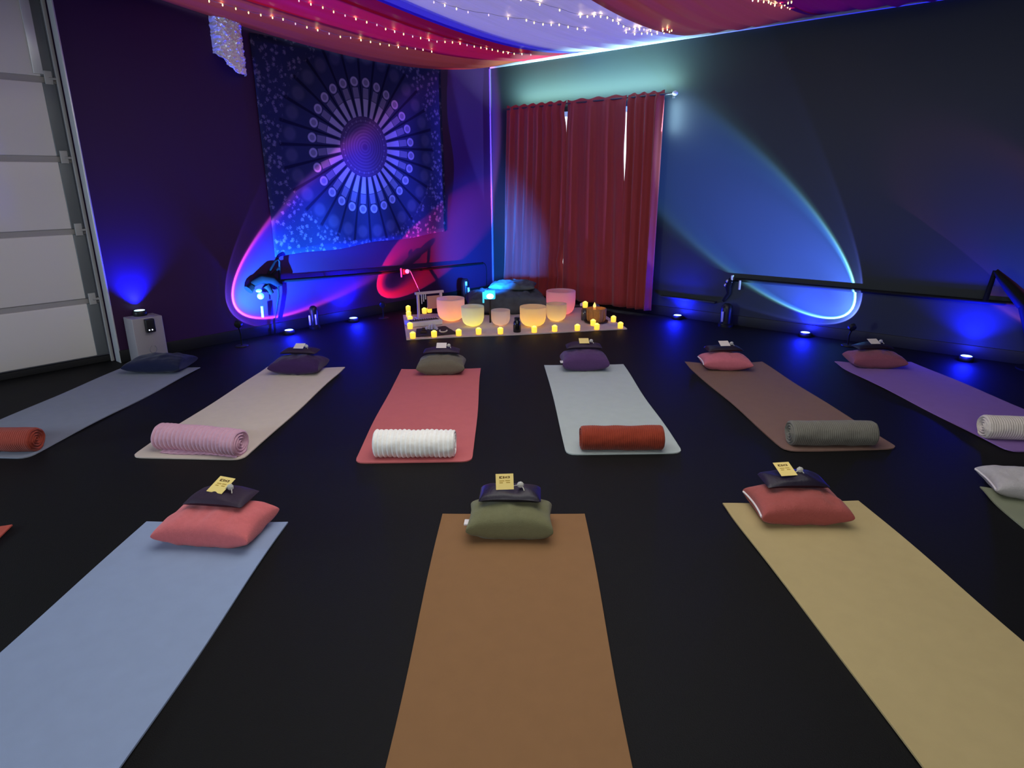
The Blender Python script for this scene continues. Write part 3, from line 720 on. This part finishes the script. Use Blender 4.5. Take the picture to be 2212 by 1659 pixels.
# ================================================================== LOW RAILS, SPOTLIGHTS
rail_m = mat('black_steel_rail', (0.008,0.008,0.010,1), rough=0.6, spec=0.06)
pale_m = mat('pale_metal', (0.55,0.54,0.60,1), rough=0.35, metal=0.3)
A, B, D = lw(598,608,0.032), lw(880,585,0.032), lw(1043,569,0.032)
r1 = thing('wall_rail', 'black low rail along the left wall below the tapestry', 'rail', A, 0, 'black low rails along the walls')
MB().tube([(0,0,0), B-A, D-A],[0.016,0.015,0.011],12).build('bar', rail_m, r1)
for P in (A.lerp(B,0.35), B.lerp(D,0.75)):
    q = P-A; MB().tube([q, (q.x-0.032,q.y,q.z)],0.010,8).build('wall_bracket', rail_m, r1)
pts = [D-A+Vector((0,0,0)), D-A+Vector((0.0,0.03,-0.005)), D-A+Vector((0.0,0.06,-0.04)), D-A+Vector((0,0.07,-0.12)), D-A+Vector((0,0.06,-0.35))]
MB().tube(pts,0.004,7).build('end_cable', rail_m, r1)
A2, B2 = bw(1588,604,-0.021), bw(1916,633,-0.021)
dir2 = (B2-A2); E2 = A2 + dir2*2.35
r2 = thing('wall_rail', 'black low rail along the back wall, crossing the cyan rimmed light pool', 'rail', A2, 0, 'black low rails along the walls')
MB().tube([(0,0,0), dir2, E2-A2],0.018,12).build('bar', rail_m, r2)
MB().box((-0.035,-0.025,-0.03),(-0.018,0.03,0.04),0.004).build('end_plate', pale_m, r2)
MB().box((0.05,-0.03,-0.09),(0.068,-0.015,0.0),0.004).build('clamp', pale_m, r2)
for q in ((-0.07,-0.01,-0.02),(-0.085,-0.01,-0.06)): MB().sphere(q,0.016,10,8).build('bolt', pale_m, r2)
MB().tube([(-0.03,0,0.0),(-0.06,0.0,-0.07),(-0.05,0.0,-0.14),(-0.10,0,-0.22)],[0.03,0.034,0.02,0.014],10).build('joint', rail_m, r2)
for kx in (0.5,1.6,2.6):
    MB().tube([(kx,dir2.y*kx/dir2.x,0),(kx,-A2.y,0)],0.010,8).build('wall_bracket', rail_m, r2)
cy_m = mat('cyan_lens', (0.3,0.9,1,1), emit=(0.10,0.80,0.95,1), estr=1.6)
def spotlight(origin, X, label, cyan=True):
    """clamped stage lamp: local x along the wall to the right, y off the wall"""
    root = thing('spotlight', label, 'spotlight', origin, 0, 'black clamp spotlights at the rail ends')
    Nn = Vector((X.y,-X.x,0)); Zv = Vector((0,0,1))
    def P(a, b, c=0.0): return X*a + Zv*b + Nn*c
    hb = MB(); hb.tube([P(-0.30,-0.03,0.02),P(-0.26,0.0,0.012),P(-0.17,0.045,0.012),P(-0.06,0.03,0.012),P(0.0,-0.02,0.012),P(0.04,-0.03,0.0)],[0.010,0.028,0.046,0.050,0.034,0.020],14); hb.build('housing', rail_m, root)
    MB().tube([P(-0.26,-0.01,0.015),P(-0.30,-0.04,0.02)],[0.034,0.044],12).build('hood', rail_m, root)
    MB().tube([P(-0.12,-0.02,0.012),P(-0.08,-0.10,0.03)],[0.04,0.022],10).build('yoke', rail_m, root)
    MB().tube([P(-0.10,0.06,0.012),P(0.0,0.19,0.012),P(0.03,0.205,0.012),P(0.045,0.18,0.012),P(0.02,0.0,0.012)],0.011,8).build('handle', rail_m, root)
    MB().tube([P(0.04,0.13,0.012),P(-0.07,0.05,0.012)],0.012,8).build('brace', rail_m, root)
    MB().tube([P(0.0,-0.03,0.012),P(-0.005,-0.13,0.012),P(-0.04,-0.25,0.012),P(-0.08,-0.36,0.012),P(-0.09,-origin.z+0.01,0.03)],0.010,8).build('cable', rail_m, root)
    if cyan:
        MB().sphere(P(-0.205,-0.105,0.05),0.030,12,8).build('lens', cy_m, root)
        MB().sphere(P(-0.215,-0.055,0.05),0.022,12,8,(1.2,1.2,0.7)).build('lens', cy_m, root)
        MB().tube([P(-0.20,-0.13,0.05),P(-0.20,-0.19,0.05)],0.003,6).build('hanger', rail_m, root)
        MB().tube([P(-0.205,-0.20,0.05),P(-0.208,-0.30,0.05)],0.011,8).build('light_tube', cy_m, root)
    return root
spotlight(A, Vector((0,1,0)), 'black clamp spotlight with cyan lens at the left end of the left wall rail')
Q2 = bw(2262,655,-0.12)
s2 = thing('floor_tripod', 'dark angled stand leaning over the rail at the right edge of the photo', 'stand', (Q2.x,Q2.y,0))
qa, qb, qc = (bw(2150,585,-0.13)-Vector((Q2.x,Q2.y,0))), (bw(2215,655,-0.13)-Vector((Q2.x,Q2.y,0))), (bw(2128,650,-0.13)-Vector((Q2.x,Q2.y,0)))
MB().tube([qa, qa.lerp(qb,0.5), qb],[0.020,0.045,0.06],12).build('arm', rail_m, s2)
MB().tube([qa, qc],[0.016,0.02],10).build('brace', rail_m, s2)
MB().tube([qb, (0.02,0,0.012)],[0.05,0.02],10).build('post', rail_m, s2)
MB().lathe([(0,0),(0.12,0),(0.12,0.012),(0,0.015)],24,(0.02,0,0)).build('foot', rail_m, s2)
# pink clip light on the left rail with its pale cord
PC = lw(874,586,0.085)
pc = thing('clip_light', 'small pink glowing clip light on the left wall rail', 'light', PC)
MB().box((-0.05,-0.03,-0.035),(0.02,0.015,0.03),0.008).build('clip', mat('dark_red_clip',(0.12,0.01,0.02,1),rough=0.4), pc)
MB().sphere((0.03,0.012,0.0),0.024,12,8).build('glow', mat('pink_glow',(1,0.4,0.7,1),emit=(1,0.28,0.62,1),estr=1.1), pc)
MB().box((0.0,-0.06,-0.06),(0.012,-0.045,0.04),0.003).build('tab', mat('pink_tab',(0.7,0.2,0.4,1)), pc)
c1, c2, c3 = lw(893,600,0.09)-PC, lw(904,624,0.10)-PC, lw(912,645,0.14)-PC
MB().tube([(0.03,0.02,0.01),(0.03,0.05,0.01),c1,c2,c3],0.004,7).build('cord', mat('pale_pink_cord',(0.6,0.4,0.6,1)), pc)
# dark upright floor units with pale strips
unit_m = mat('black_unit', (0.009,0.009,0.012,1), rough=0.35)
def floor_unit(px, pyb, pyt, wpx, strips, label, wall):
    if wall == 'L':
        P = fl(px, pyb); 
        if P.x < 0.10: P = Vector((0.10, lw(px,pyb,0.10).y, 0))
    else:
        P = fl(px, pyb)
        if P.y > -0.10: P = Vector((bw(px,pyb,-0.10).x, -0.10, 0))
    s = scale_at(P); h = (pyb-pyt)*s*1.02; w = wpx*s
    root = thing('floor_unit', label, 'floor unit', (P.x,P.y,0), YAW, 'black upright units on the floor')
    MB().lathe([(0,0),(w*0.52,0),(w*0.52,h*0.10),(w*0.40,h*0.14),(w*0.40,h*0.80),(w*0.34,h*0.93),(w*0.2,h),(0,h)],20).build('body', unit_m, root)
    for (o, z0, z1, sw) in strips:
        MB().box((o*w-sw*w/2,-w*0.45,h*z0),(o*w+sw*w/2,-w*0.36,h*z1),0.002).build('strip', pale_m, root)
    return root
floor_unit(680,704,656,22,((-0.30,0.18,0.62,0.18),(0.30,0.2,0.66,0.14)),'black round-topped unit with two pale strips by the left wall, near the blue puck light','L')
floor_unit(1006,652,603,22,((0.34,0.25,0.65,0.2),(0.12,0.72,0.9,0.2)),'black bottle shaped unit with a pale strip near the room corner','L')
floor_unit(1568,694,646,30,((-0.42,0.25,0.70,0.13),),'black drum shaped unit under the left end of the back wall rail','B')

# ================================================================== CANDLE RUG AND ITS THINGS
N0, N1 = fl(878,735), fl(1355,712)
rx = (N1-N0).normalized(); ry = Vector((-rx.y, rx.x, 0)); RW = (N1-N0).length
RA_ = math.atan2(rx.y, rx.x)
RD = 1.15
def rug(u, v):
    x = u*RW; y = v*RD
    return (x, y + 0.012*math.sin(u*9)*(1-v), 0.010+0.002*math.sin(u*40)*math.sin(v*23))
rug_m = mat('cream_woven', rgb(196,176,168), rough=0.95, spec=0.1, bump=0.6, bscale=70, var=0.14, vscale=22, stretch=(1,3,1))
g = MB().grid(rug, 80, 44); g.grid(lambda u,v:(u*RW, v*RD + 0.012*math.sin(u*9)*(1-v), 0.0), 80, 44)
nb = 80
g.grid(lambda u,v:(rug(u,0)[0], rug(u,0)[1], rug(u,0)[2]*v), 80, 1); g.grid(lambda u,v:(rug(0,u)[0], rug(0,u)[1], rug(0,u)[2]*v), 44, 1); g.grid(lambda u,v:(rug(1,u)[0], rug(1,u)[1], rug(1,u)[2]*v), 44, 1); g.grid(lambda u,v:(rug(u,1)[0], rug(u,1)[1], rug(u,1)[2]*v), 80, 1)
o = g.build('rug', rug_m); o.location = N0; o.rotation_euler = (0,0,RA_)
tag(o, 'cream woven rug on the floor carrying the singing bowls and candles', 'rug')
RZ = 0.0125
# crystal bowls
def bowl_mat(nm, col): return mat(nm, col, rough=0.5, spec=0.3, trans=0.68, var=0.06, vscale=30)
def bowl(pxl, pxr, pyt, pyb, lab, col, glow, e, nm, flat=0.55):
    P = fl((pxl+pxr)/2, pyb-3, RZ); s = scale_at(P)
    R = (pxr-pxl)*s/2; h = (pyb-pyt)*s*1.0 - R*0.16
    P = P + Vector((-math.sin(YAW),math.cos(YAW),0))*(R*flat*0.5)
    P.z = RZ+0.001
    root = tag(MB().lathe([(0,0),(R*0.30,0.0),(R*0.62,h*0.06),(R*0.80,h*0.14),(R*0.90,h*0.24),(R*0.98,h*0.42),(R,h*0.7),(R,h*0.985),(R*0.985,h),(R*0.965,h*0.985),(R*0.963,h*0.93)],48).build('singing_bowl', bowl_mat(nm,col)),
        lab, 'singing bowl', 'frosted crystal singing bowls on the rug')
    root.location = P
    light('bowl_glow', 'POINT', P+Vector((0,0,h*0.20)), e*0.95, glow, shadow_soft_size=0.02)
    return P, R, h
BW = []
BW.append(bowl(944,1004,643,697,'large frosted bowl glowing orange, leftmost of the singing bowls', (0.78,0.68,0.66,1),(1.0,0.36,0.03),1.35,'frosted_peach'))
BW.append(bowl(997,1046,661,708,'medium frosted bowl glowing yellow green, beside the large orange one', (0.74,0.72,0.66,1),(0.85,0.72,0.03),0.70,'frosted_white'))
BW.append(bowl(1061,1102,670,706,'smallest frosted bowl, centre of the rug behind a candle', (0.72,0.66,0.66,1),(1.0,0.50,0.14),0.25,'frosted_pale'))
BW.append(bowl(1123,1180,661,709,'frosted bowl glowing golden yellow, right of the black bottle', (0.78,0.70,0.55,1),(1.0,0.58,0.03),1.0,'frosted_gold'))
BW.append(bowl(1180,1224,656,697,'medium frosted bowl standing in front of the tall pink bowl', (0.76,0.70,0.60,1),(1.0,0.62,0.10),0.45,'frosted_sand'))
BW.append(bowl(1180,1243,627,684,'tallest frosted bowl, tinted pink, furthest right of the singing bowls', (0.80,0.66,0.68,1),(1.0,0.20,0.12),1.0,'frosted_pink'))
# LED candles
cup_m = mat('amber_candle_cup', (0.9,0.6,0.15,1), rough=0.35, trans=0.4, emit=(1.0,0.74,0.08,1), estr=1.1)
flame_m = mat('candle_flame', (1,0.8,0.1,1), emit=(1.0,0.92,0.14,1), estr=2.0)
def candle():
    root = thing('candle', 'x', 'candle', (0,0,0), 0, 'small amber candles on the rug')
    MB().lathe([(0,0),(0.022,0),(0.0255,0.004),(0.0265,0.03),(0.027,0.052),(0.0245,0.053),(0.022,0.034),(0,0.033)],18).build('cup', cup_m, root)
    MB().lathe([(0,0.033),(0.016,0.036),(0.020,0.045),(0.019,0.055),(0.011,0.062),(0,0.065)],14).build('flame', flame_m, root)
    return root
cn = candle()
CD = [((882,672),0,'candle at the far end of the left edge of the rug'),((883,684),0,'second candle from the far end along the left edge of the rug'),
 ((886,695),0,'third candle from the far end along the left edge of the rug'),((886,710),0,'fourth candle from the far end along the left edge of the rug'),
 ((892,731),0,'candle on the front left corner of the rug'),((938,728),0,'candle at the front edge of the rug, before the dark cloth'),
 ((991,725),0,'candle at the front edge of the rug, right of the bead loop'),((1034,722),0,'candle in front of the yellow green bowl'),
 ((1081,721),0,'candle in front of the smallest bowl'),((1154,718),0,'candle in front of the golden yellow bowl'),
 ((1198,716),0,'candle at the front edge of the rug, before the sand coloured bowl'),((1247,714),0,'candle at the front edge of the rug, alone between bowls and basket'),
 ((1289,712),0,'candle at the front edge of the rug, before the basket'),((1340,709),0,'candle on the front right corner of the rug'),
 ((1325,695),0,'second candle from the front along the right edge of the rug'),((1281,703),0,'candle standing against the front of the basket'),
 ((917,677),0,'candle behind the white box, beside the chime stand'),((928,675),0,'candle half hidden between the chime stand and the orange bowl'),
 ((1264,664),0.13,'candle raised on a dark jar behind the basket')]
for i, (p, dz, lab) in enumerate(CD):
    o = cn if i == 0 else copy_tree(cn)
    P = fl(p[0], p[1], RZ+dz); o.location = (P.x, P.y, RZ+dz); o['label'] = lab
    o.rotation_euler = (0,0,i*1.3)
JP = fl(1264,664,RZ+0.13)
def small(name, lab, cat, P, rz=0.0): return thing(name, lab, cat, P, rz)
j = small('jar','dark glass jar under the raised candle, behind the basket','jar',(JP.x,JP.y,RZ))
MB().lathe([(0,0),(0.036,0),(0.04,0.006),(0.04,0.10),(0.028,0.118),(0.028,0.1285),(0,0.1285)],24).build('glass', mat('dark_glass',(0.05,0.045,0.06,1),rough=0.12,spec=0.6), j)
MB().lathe([(0.029,0.112),(0.031,0.113),(0.031,0.1275),(0.029,0.1275)],24).build('lid', mat('dark_lid',(0.08,0.07,0.06,1)), j)
# dark bowl with mallet
gp = fl(1287,672,0.07); 
db = small('glass_globe','dark translucent globe between the raised candle and the curtain','globe',(gp.x,gp.y,RZ))
MB().lathe([(0,0),(0.03,0.0),(0.05,0.02),(0.058,0.06),(0.05,0.10),(0.03,0.125),(0.022,0.13),(0.02,0.125),(0.046,0.095),(0.053,0.06),(0.045,0.024),(0,0.01)],24).build('globe', mat('smoky_glass',(0.10,0.09,0.13,1),rough=0.1,spec=0.6,trans=0.3), db)
fp = fl(1286,676,0.0125)
mp = fl(1258,662,0.06)
ml = small('mallet','white tipped mallet lying behind the right end of the rug','mallet',(mp.x,mp.y,RZ))
MB().tube([(-0.20,-0.12,0.012),(-0.02,-0.0,0.06)],0.008,8).build('handle', mat('dark_wood',(0.05,0.03,0.03,1)), ml)
MB().tube([(-0.03,0.0,0.06),(-0.025,0.003,0.062),(0.028,0.035,0.085),(0.033,0.038,0.087)],[0.014,0.019,0.019,0.014],14).build('tip', mat('white_felt',(0.75,0.74,0.8,1),rough=0.9), ml)
# basket with driftwood on a dark tray
BP = fl(1292,703,RZ); BP = BP + Vector((-math.sin(YAW),math.cos(YAW),0))*0.165
tr = small('tray','dark round tray under the golden basket at the right of the rug','tray',(BP.x,BP.y,RZ))
MB().lathe([(0,0),(0.10,0),(0.118,0.006),(0.122,0.016),(0.115,0.016),(0.10,0.008),(0,0.008)],36).build('dish', mat('dark_brown_tray',(0.05,0.028,0.02,1),rough=0.4), tr)
bk = small('basket','golden brown basket standing on the dark tray','basket',(BP.x,BP.y,RZ+0.0085))
wk = mat('golden_wicker', rgb(168,116,62), rough=0.7, bump=0.8, bscale=90, var=0.3, vscale=60)
MB().lathe([(0,0),(0.078,0),(0.088,0.02),(0.092,0.06),(0.094,0.10),(0.098,0.125),(0.094,0.13),(0.088,0.124),(0.085,0.06),(0.075,0.02),(0,0.015)],30).build('body', wk, bk)
MB().tube([(0.096*math.cos(a/12*2*PI),0.096*math.sin(a/12*2*PI),0.128) for a in range(13)],0.006,8).build('rim', wk, bk)
for k in range(9):
    a = k/9*2*PI; MB().tube([(0.091*math.cos(a),0.091*math.sin(a),0.01),(0.097*math.cos(a+.06),0.097*math.sin(a+.06),0.06),(0.097*math.cos(a),0.097*math.sin(a),0.125)],0.005,6).build('stave', wk, bk)
fl1 = fl(1286,672,RZ+0.14)
fc = small('candle','flame shaped candle light standing in the basket','candle',(BP.x-0.03,BP.y+0.01,RZ+0.0235))
MB().lathe([(0,0),(0.016,0),(0.016,0.115),(0,0.118)],16).build('stem', mat('amber_wax',(0.7,0.4,0.15,1),emit=(1,0.5,0.1,1),estr=0.15), fc)
MB().lathe([(0,0.118),(0.013,0.122),(0.016,0.135),(0.010,0.155),(0,0.175)],14).build('flame', mat('amber_flame',(1,0.7,0.2,1),emit=(1,0.62,0.16,1),estr=1.1), fc)
light('basket_glow','POINT',(BP.x+0.01,BP.y-0.02,RZ+0.06),0.25,(1,0.5,0.08),shadow_soft_size=0.02)
# black bottle between the small and the golden bowl
P = fl(1117,717,RZ); bt = small('bottle','short black bottle in front, between the smallest and the golden bowl','bottle',(P.x,P.y,RZ))
MB().lathe([(0,0),(0.034,0),(0.037,0.005),(0.037,0.085),(0.030,0.105),(0.024,0.112),(0.024,0.118),(0,0.118)],24).build('glass', mat('black_glass',(0.006,0.006,0.008,1),rough=0.2,spec=0.5), bt)
MB().lathe([(0,0.118),(0.026,0.118),(0.026,0.138),(0.022,0.141),(0,0.141)],20).build('cap', unit_m, bt)
# white low box with dark strip
P = fl(921,704,RZ); wb2 = small('instrument_box','low white box with a dark ridged strip, left of the orange bowl','instrument',(P.x,P.y,RZ),YAW+0.45)
MB().box((-0.17,-0.0,0.0),(0.17,0.17,0.045),0.004).build('case', mat('white_box',(0.62,0.56,0.58,1),rough=0.6), wb2)
MB().box((-0.145,0.045,0.045),(0.15,0.11,0.049)).build('panel', mat('dark_strip',(0.05,0.03,0.035,1)), wb2)
for k in range(12): MB().box((-0.13+k*0.0235,0.05,0.0492),(-0.118+k*0.0235,0.105,0.056),0.001).build('bar', mat('grey_bar',(0.17,0.13,0.15,1),metal=0.5,rough=0.4), wb2)
# dark cloth with bits on it
P0, P1, P2, P3 = fl(896,729,RZ), fl(990,722,RZ), fl(962,706,RZ), fl(900,712,RZ)
def cloth(u, v):
    a = P0.lerp(P1,u); b = P3.lerp(P2,u); q = a.lerp(b,v)
    return (q.x-P0.x, q.y-P0.y, 0.003+0.006*(0.5+0.5*noise.noise(Vector((u*5,v*4,2)))))
o = MB().grid(cloth, 30, 16).build('cloth', mat('dark_brown_cloth',(0.035,0.022,0.026,1),rough=0.9), solid=0.002); o.location = (P0.x,P0.y,RZ+0.002)
tag(o,'dark brown cloth spread at the front left of the rug','cloth')
P = fl(957,717,RZ+0.012); bd = small('bead_loop','loop of pale beads lying on the dark cloth','beads',(P.x,P.y,RZ+0.0115),YAW)
for k in range(20):
    a = PI*1.15*k/19 + PI*0.92
    if True:
        MB().sphere((0.034*math.cos(a), 0.06*math.sin(a)+0.03, 0.0065),0.0068,8,6).build('bead', mat('pale_bead',(0.62,0.52,0.46,1),rough=0.4), bd)
P = fl(933,711,RZ+0.012); rk = small('crystal','lilac white crystal cluster on the dark cloth','crystal',(P.x,P.y,RZ+0.0115),YAW)
cb = MB()
for (x,y,h,t1) in ((0,0,0.06,0.4),(0.03,0.01,0.05,-0.3),(-0.03,0.01,0.045,0.6),(0.05,-0.01,0.03,-0.5),(-0.055,0,0.03,0.3)):
    cb.tube([(x,y,0.0),(x+0.012*t1,y,h*0.7),(x+0.02*t1,y,h)],[0.014,0.013,0.001],6)
cb.build('points', mat('lilac_quartz',(0.55,0.48,0.60,1),rough=0.25,trans=0.2), rk, smooth=False)
P = fl(915,719,RZ+0.012); fe = small('smudge_stick','small dark carved block on the dark cloth, left of the crystal','block',(P.x,P.y,RZ+0.0115),YAW)
MB().box((-0.03,-0.015,0),(0.03,0.02,0.022),0.003).box((-0.012,-0.012,0.022),(0.016,0.012,0.05),0.003).build('block', mat('dark_carved',(0.03,0.015,0.015,1)), fe)
# pale wooden chime stand behind
P = fl(905,688,RZ); cs = small('chime_stand','pale wooden stand with hanging panel, behind the left end of the rug','stand',(P.x,P.y,RZ),YAW+0.5)
wd = mat('pale_wood', rgb(190,168,162), rough=0.6, var=0.12, vscale=10, stretch=(1,1,8))
MB().box((-0.012,-0.012,0.0),(0.012,0.012,0.25),0.002).box((-0.03,-0.05,0),(0.03,0.05,0.012),0.002).build('post', wd, cs)
MB().box((0.243,-0.012,0.0),(0.267,0.012,0.25),0.002).box((0.225,-0.05,0),(0.285,0.05,0.012),0.002).build('post', wd, cs)
MB().box((-0.03,-0.014,0.25),(0.285,0.014,0.275),0.002).build('crossbar', wd, cs)
MB().box((0.10,-0.006,0.09),(0.24,0.006,0.225),0.002).build('panel', mat('tan_panel', rgb(170,128,110), rough=0.6), cs)
for k in (0.04,0.062,0.084): MB().tube([(k,0,0.25),(k,0,0.11+k)],0.006,8).build('chime', pale_m, cs)
# dark cushion heap behind the bowls and the cyan projector on it
cuP = fl(1092,690,0); 
cu = pillow_mesh(0.86,0.56,0.25,21,0.24,1.6,0.05).build('floor_cushion', mat('dark_slate_cushion',(0.055,0.065,0.08,1),rough=0.9,bump=0.6,bscale=25,var=0.5,vscale=14))
X, Y = AX(YAW); c0 = cuP + Y*0.42
cu.location = (c0.x,c0.y,0.013); cu.rotation_euler = (0,0,YAW+0.1); tag(cu,'large dark slate floor cushion behind the singing bowls','cushion')
c1_ = c0 + X*0.08 + Y*0.06
cv = pillow_mesh(0.50,0.36,0.10,22,0.34,2.2,0.05).build('blanket', mat('grey_patterned_blanket',(0.075,0.085,0.09,1),rough=0.95,bump=0.5,bscale=60,var=0.75,vscale=18))
cv.location = (c1_.x,c1_.y,0.238); cv.rotation_euler = (0,0,YAW-0.1); tag(cv,'folded grey patterned blanket on top of the dark floor cushion','blanket')
pj = fl(1057,648,0.24); pj = c0 - X*0.20 + Y*(-0.03); 
# keep it on the line of sight of the photo
d = ray(1057,647); tt = (0.252-CAM.z)/d.z; pj = CAM + d*tt
pr = thing('projector', 'small glowing cyan projector light on a short stand before the dark floor cushion', 'projector', (pj.x,pj.y,0.252), YAW)
MB().tube([(0.005,0.035,-0.245),(0.005,0.035,0.004)],0.010,10).build('post', puck_m, pr)
MB().lathe([(0,-0.2515),(0.05,-0.2515),(0.05,-0.243),(0,-0.243)],24,(0.005,0.035,0)).build('base', puck_m, pr)
MB().box((-0.05,0.0,0.0),(0.06,0.07,0.085),0.012).build('case', mat('cyan_case',(0.1,0.6,0.7,1),emit=(0.02,0.55,0.75,1),estr=0.85), pr)
MB().sphere((0.008,-0.002,0.032),0.036,16,10,(1,0.4,0.75)).build('lens', mat('white_cyan_lens',(0.8,1,1,1),emit=(0.6,1,1,1),estr=2.2), pr)
MB().box((-0.068,-0.005,-0.035),(-0.05,0.02,0.075),0.004).build('flap', mat('cyan_flap',(0.1,0.6,0.7,1),emit=(0.05,0.6,0.7,1),estr=0.7), pr)
_pp = Vector((pj.x-0.03,pj.y+0.09,0.40))
light('projector_beam','SPOT',_pp,950,(0.005,0.20,1.0),spot_size=math.radians(66),spot_blend=1.0,shadow_soft_size=0.03,aim=Vector((0.10,-0.14,0.62))-_pp)
light('projector_glow','POINT',(pj.x+0.02,pj.y-0.06,0.36),0.5,(0.05,0.5,1.0),shadow_soft_size=0.03)

# ================================================================== ROOM LIGHT
# unseen lamps added before the curtain to imitate daylight leaking round it
light('curtain_top_fill','AREA',(1.38,-0.22,2.27),54,(0.46,0.95,0.86),shape='RECTANGLE',size=2.0,size_y=0.06,aim=(0,0.55,0.95))
light('curtain_side_fill','AREA',(2.38,-0.135,1.98),3.4,(0.42,0.70,0.85),shape='RECTANGLE',size=0.10,size_y=0.30,aim=(1,0.75,-0.05))
# added unseen fill lamps: overhead, behind the camera and above the cloths
light('fill_overhead','AREA',(3.9,-3.9,2.62),78,(0.97,1.0,0.93),shape='RECTANGLE',size=3.0,size_y=3.0,aim=(0,0,-1))
_cr = Vector((6.7,-7.6,2.35))
light('fill_rear','AREA',_cr,70,(0.97,0.99,0.97),shape='RECTANGLE',size=2.2,size_y=1.4,aim=Vector((2.6,-3.0,0.3))-_cr)
light('fill_above_cloth','AREA',(2.2,-2.2,2.785),32,(0.95,0.90,1.0),shape='RECTANGLE',size=4.2,size_y=3.6,aim=(0,0,-1))
# cool daylight from an open doorway low at the left, behind the camera
side = Vector((_r0.x,_r0.y,0))
pd = Vector((0.55,-8.6,0.85))
light('doorway_daylight','AREA',pd,85,(0.60,0.80,1.0),shape='RECTANGLE',size=0.7,size_y=0.5,aim=Vector((4.0,-5.0,0.0))-pd)
W = bpy.data.worlds.new('dim_room'); SC.world = W; W.use_nodes = True
bg = W.node_tree.nodes['Background']; bg.inputs[0].default_value = (0.55,0.6,0.8,1); bg.inputs[1].default_value = 0.035

# ================================================================== CAMERA
cd = bpy.data.cameras.new('camera'); cam = bpy.data.objects.new('camera', cd); C.objects.link(cam)
cd.sensor_fit = 'HORIZONTAL'; cd.sensor_width = 36.0; cd.lens = 36.0*FPX/2212.0; cd.clip_start = 0.02
Mx = Matrix(((_r.x,_u.x,-_f.x),(_r.y,_u.y,-_f.y),(_r.z,_u.z,-_f.z)))
cam.matrix_world = Matrix.Translation(CAM) @ Mx.to_4x4()
SC.camera = cam
SC.view_settings.view_transform = 'Standard'; SC.view_settings.look = 'None'; SC.view_settings.gamma = 1.0
SC.view_settings.exposure = 0.0
SC.view_settings.use_curve_mapping = False
try:
    SC.cycles.sample_clamp_indirect = 4.0
    SC.cycles.max_bounces = 8
except Exception: pass
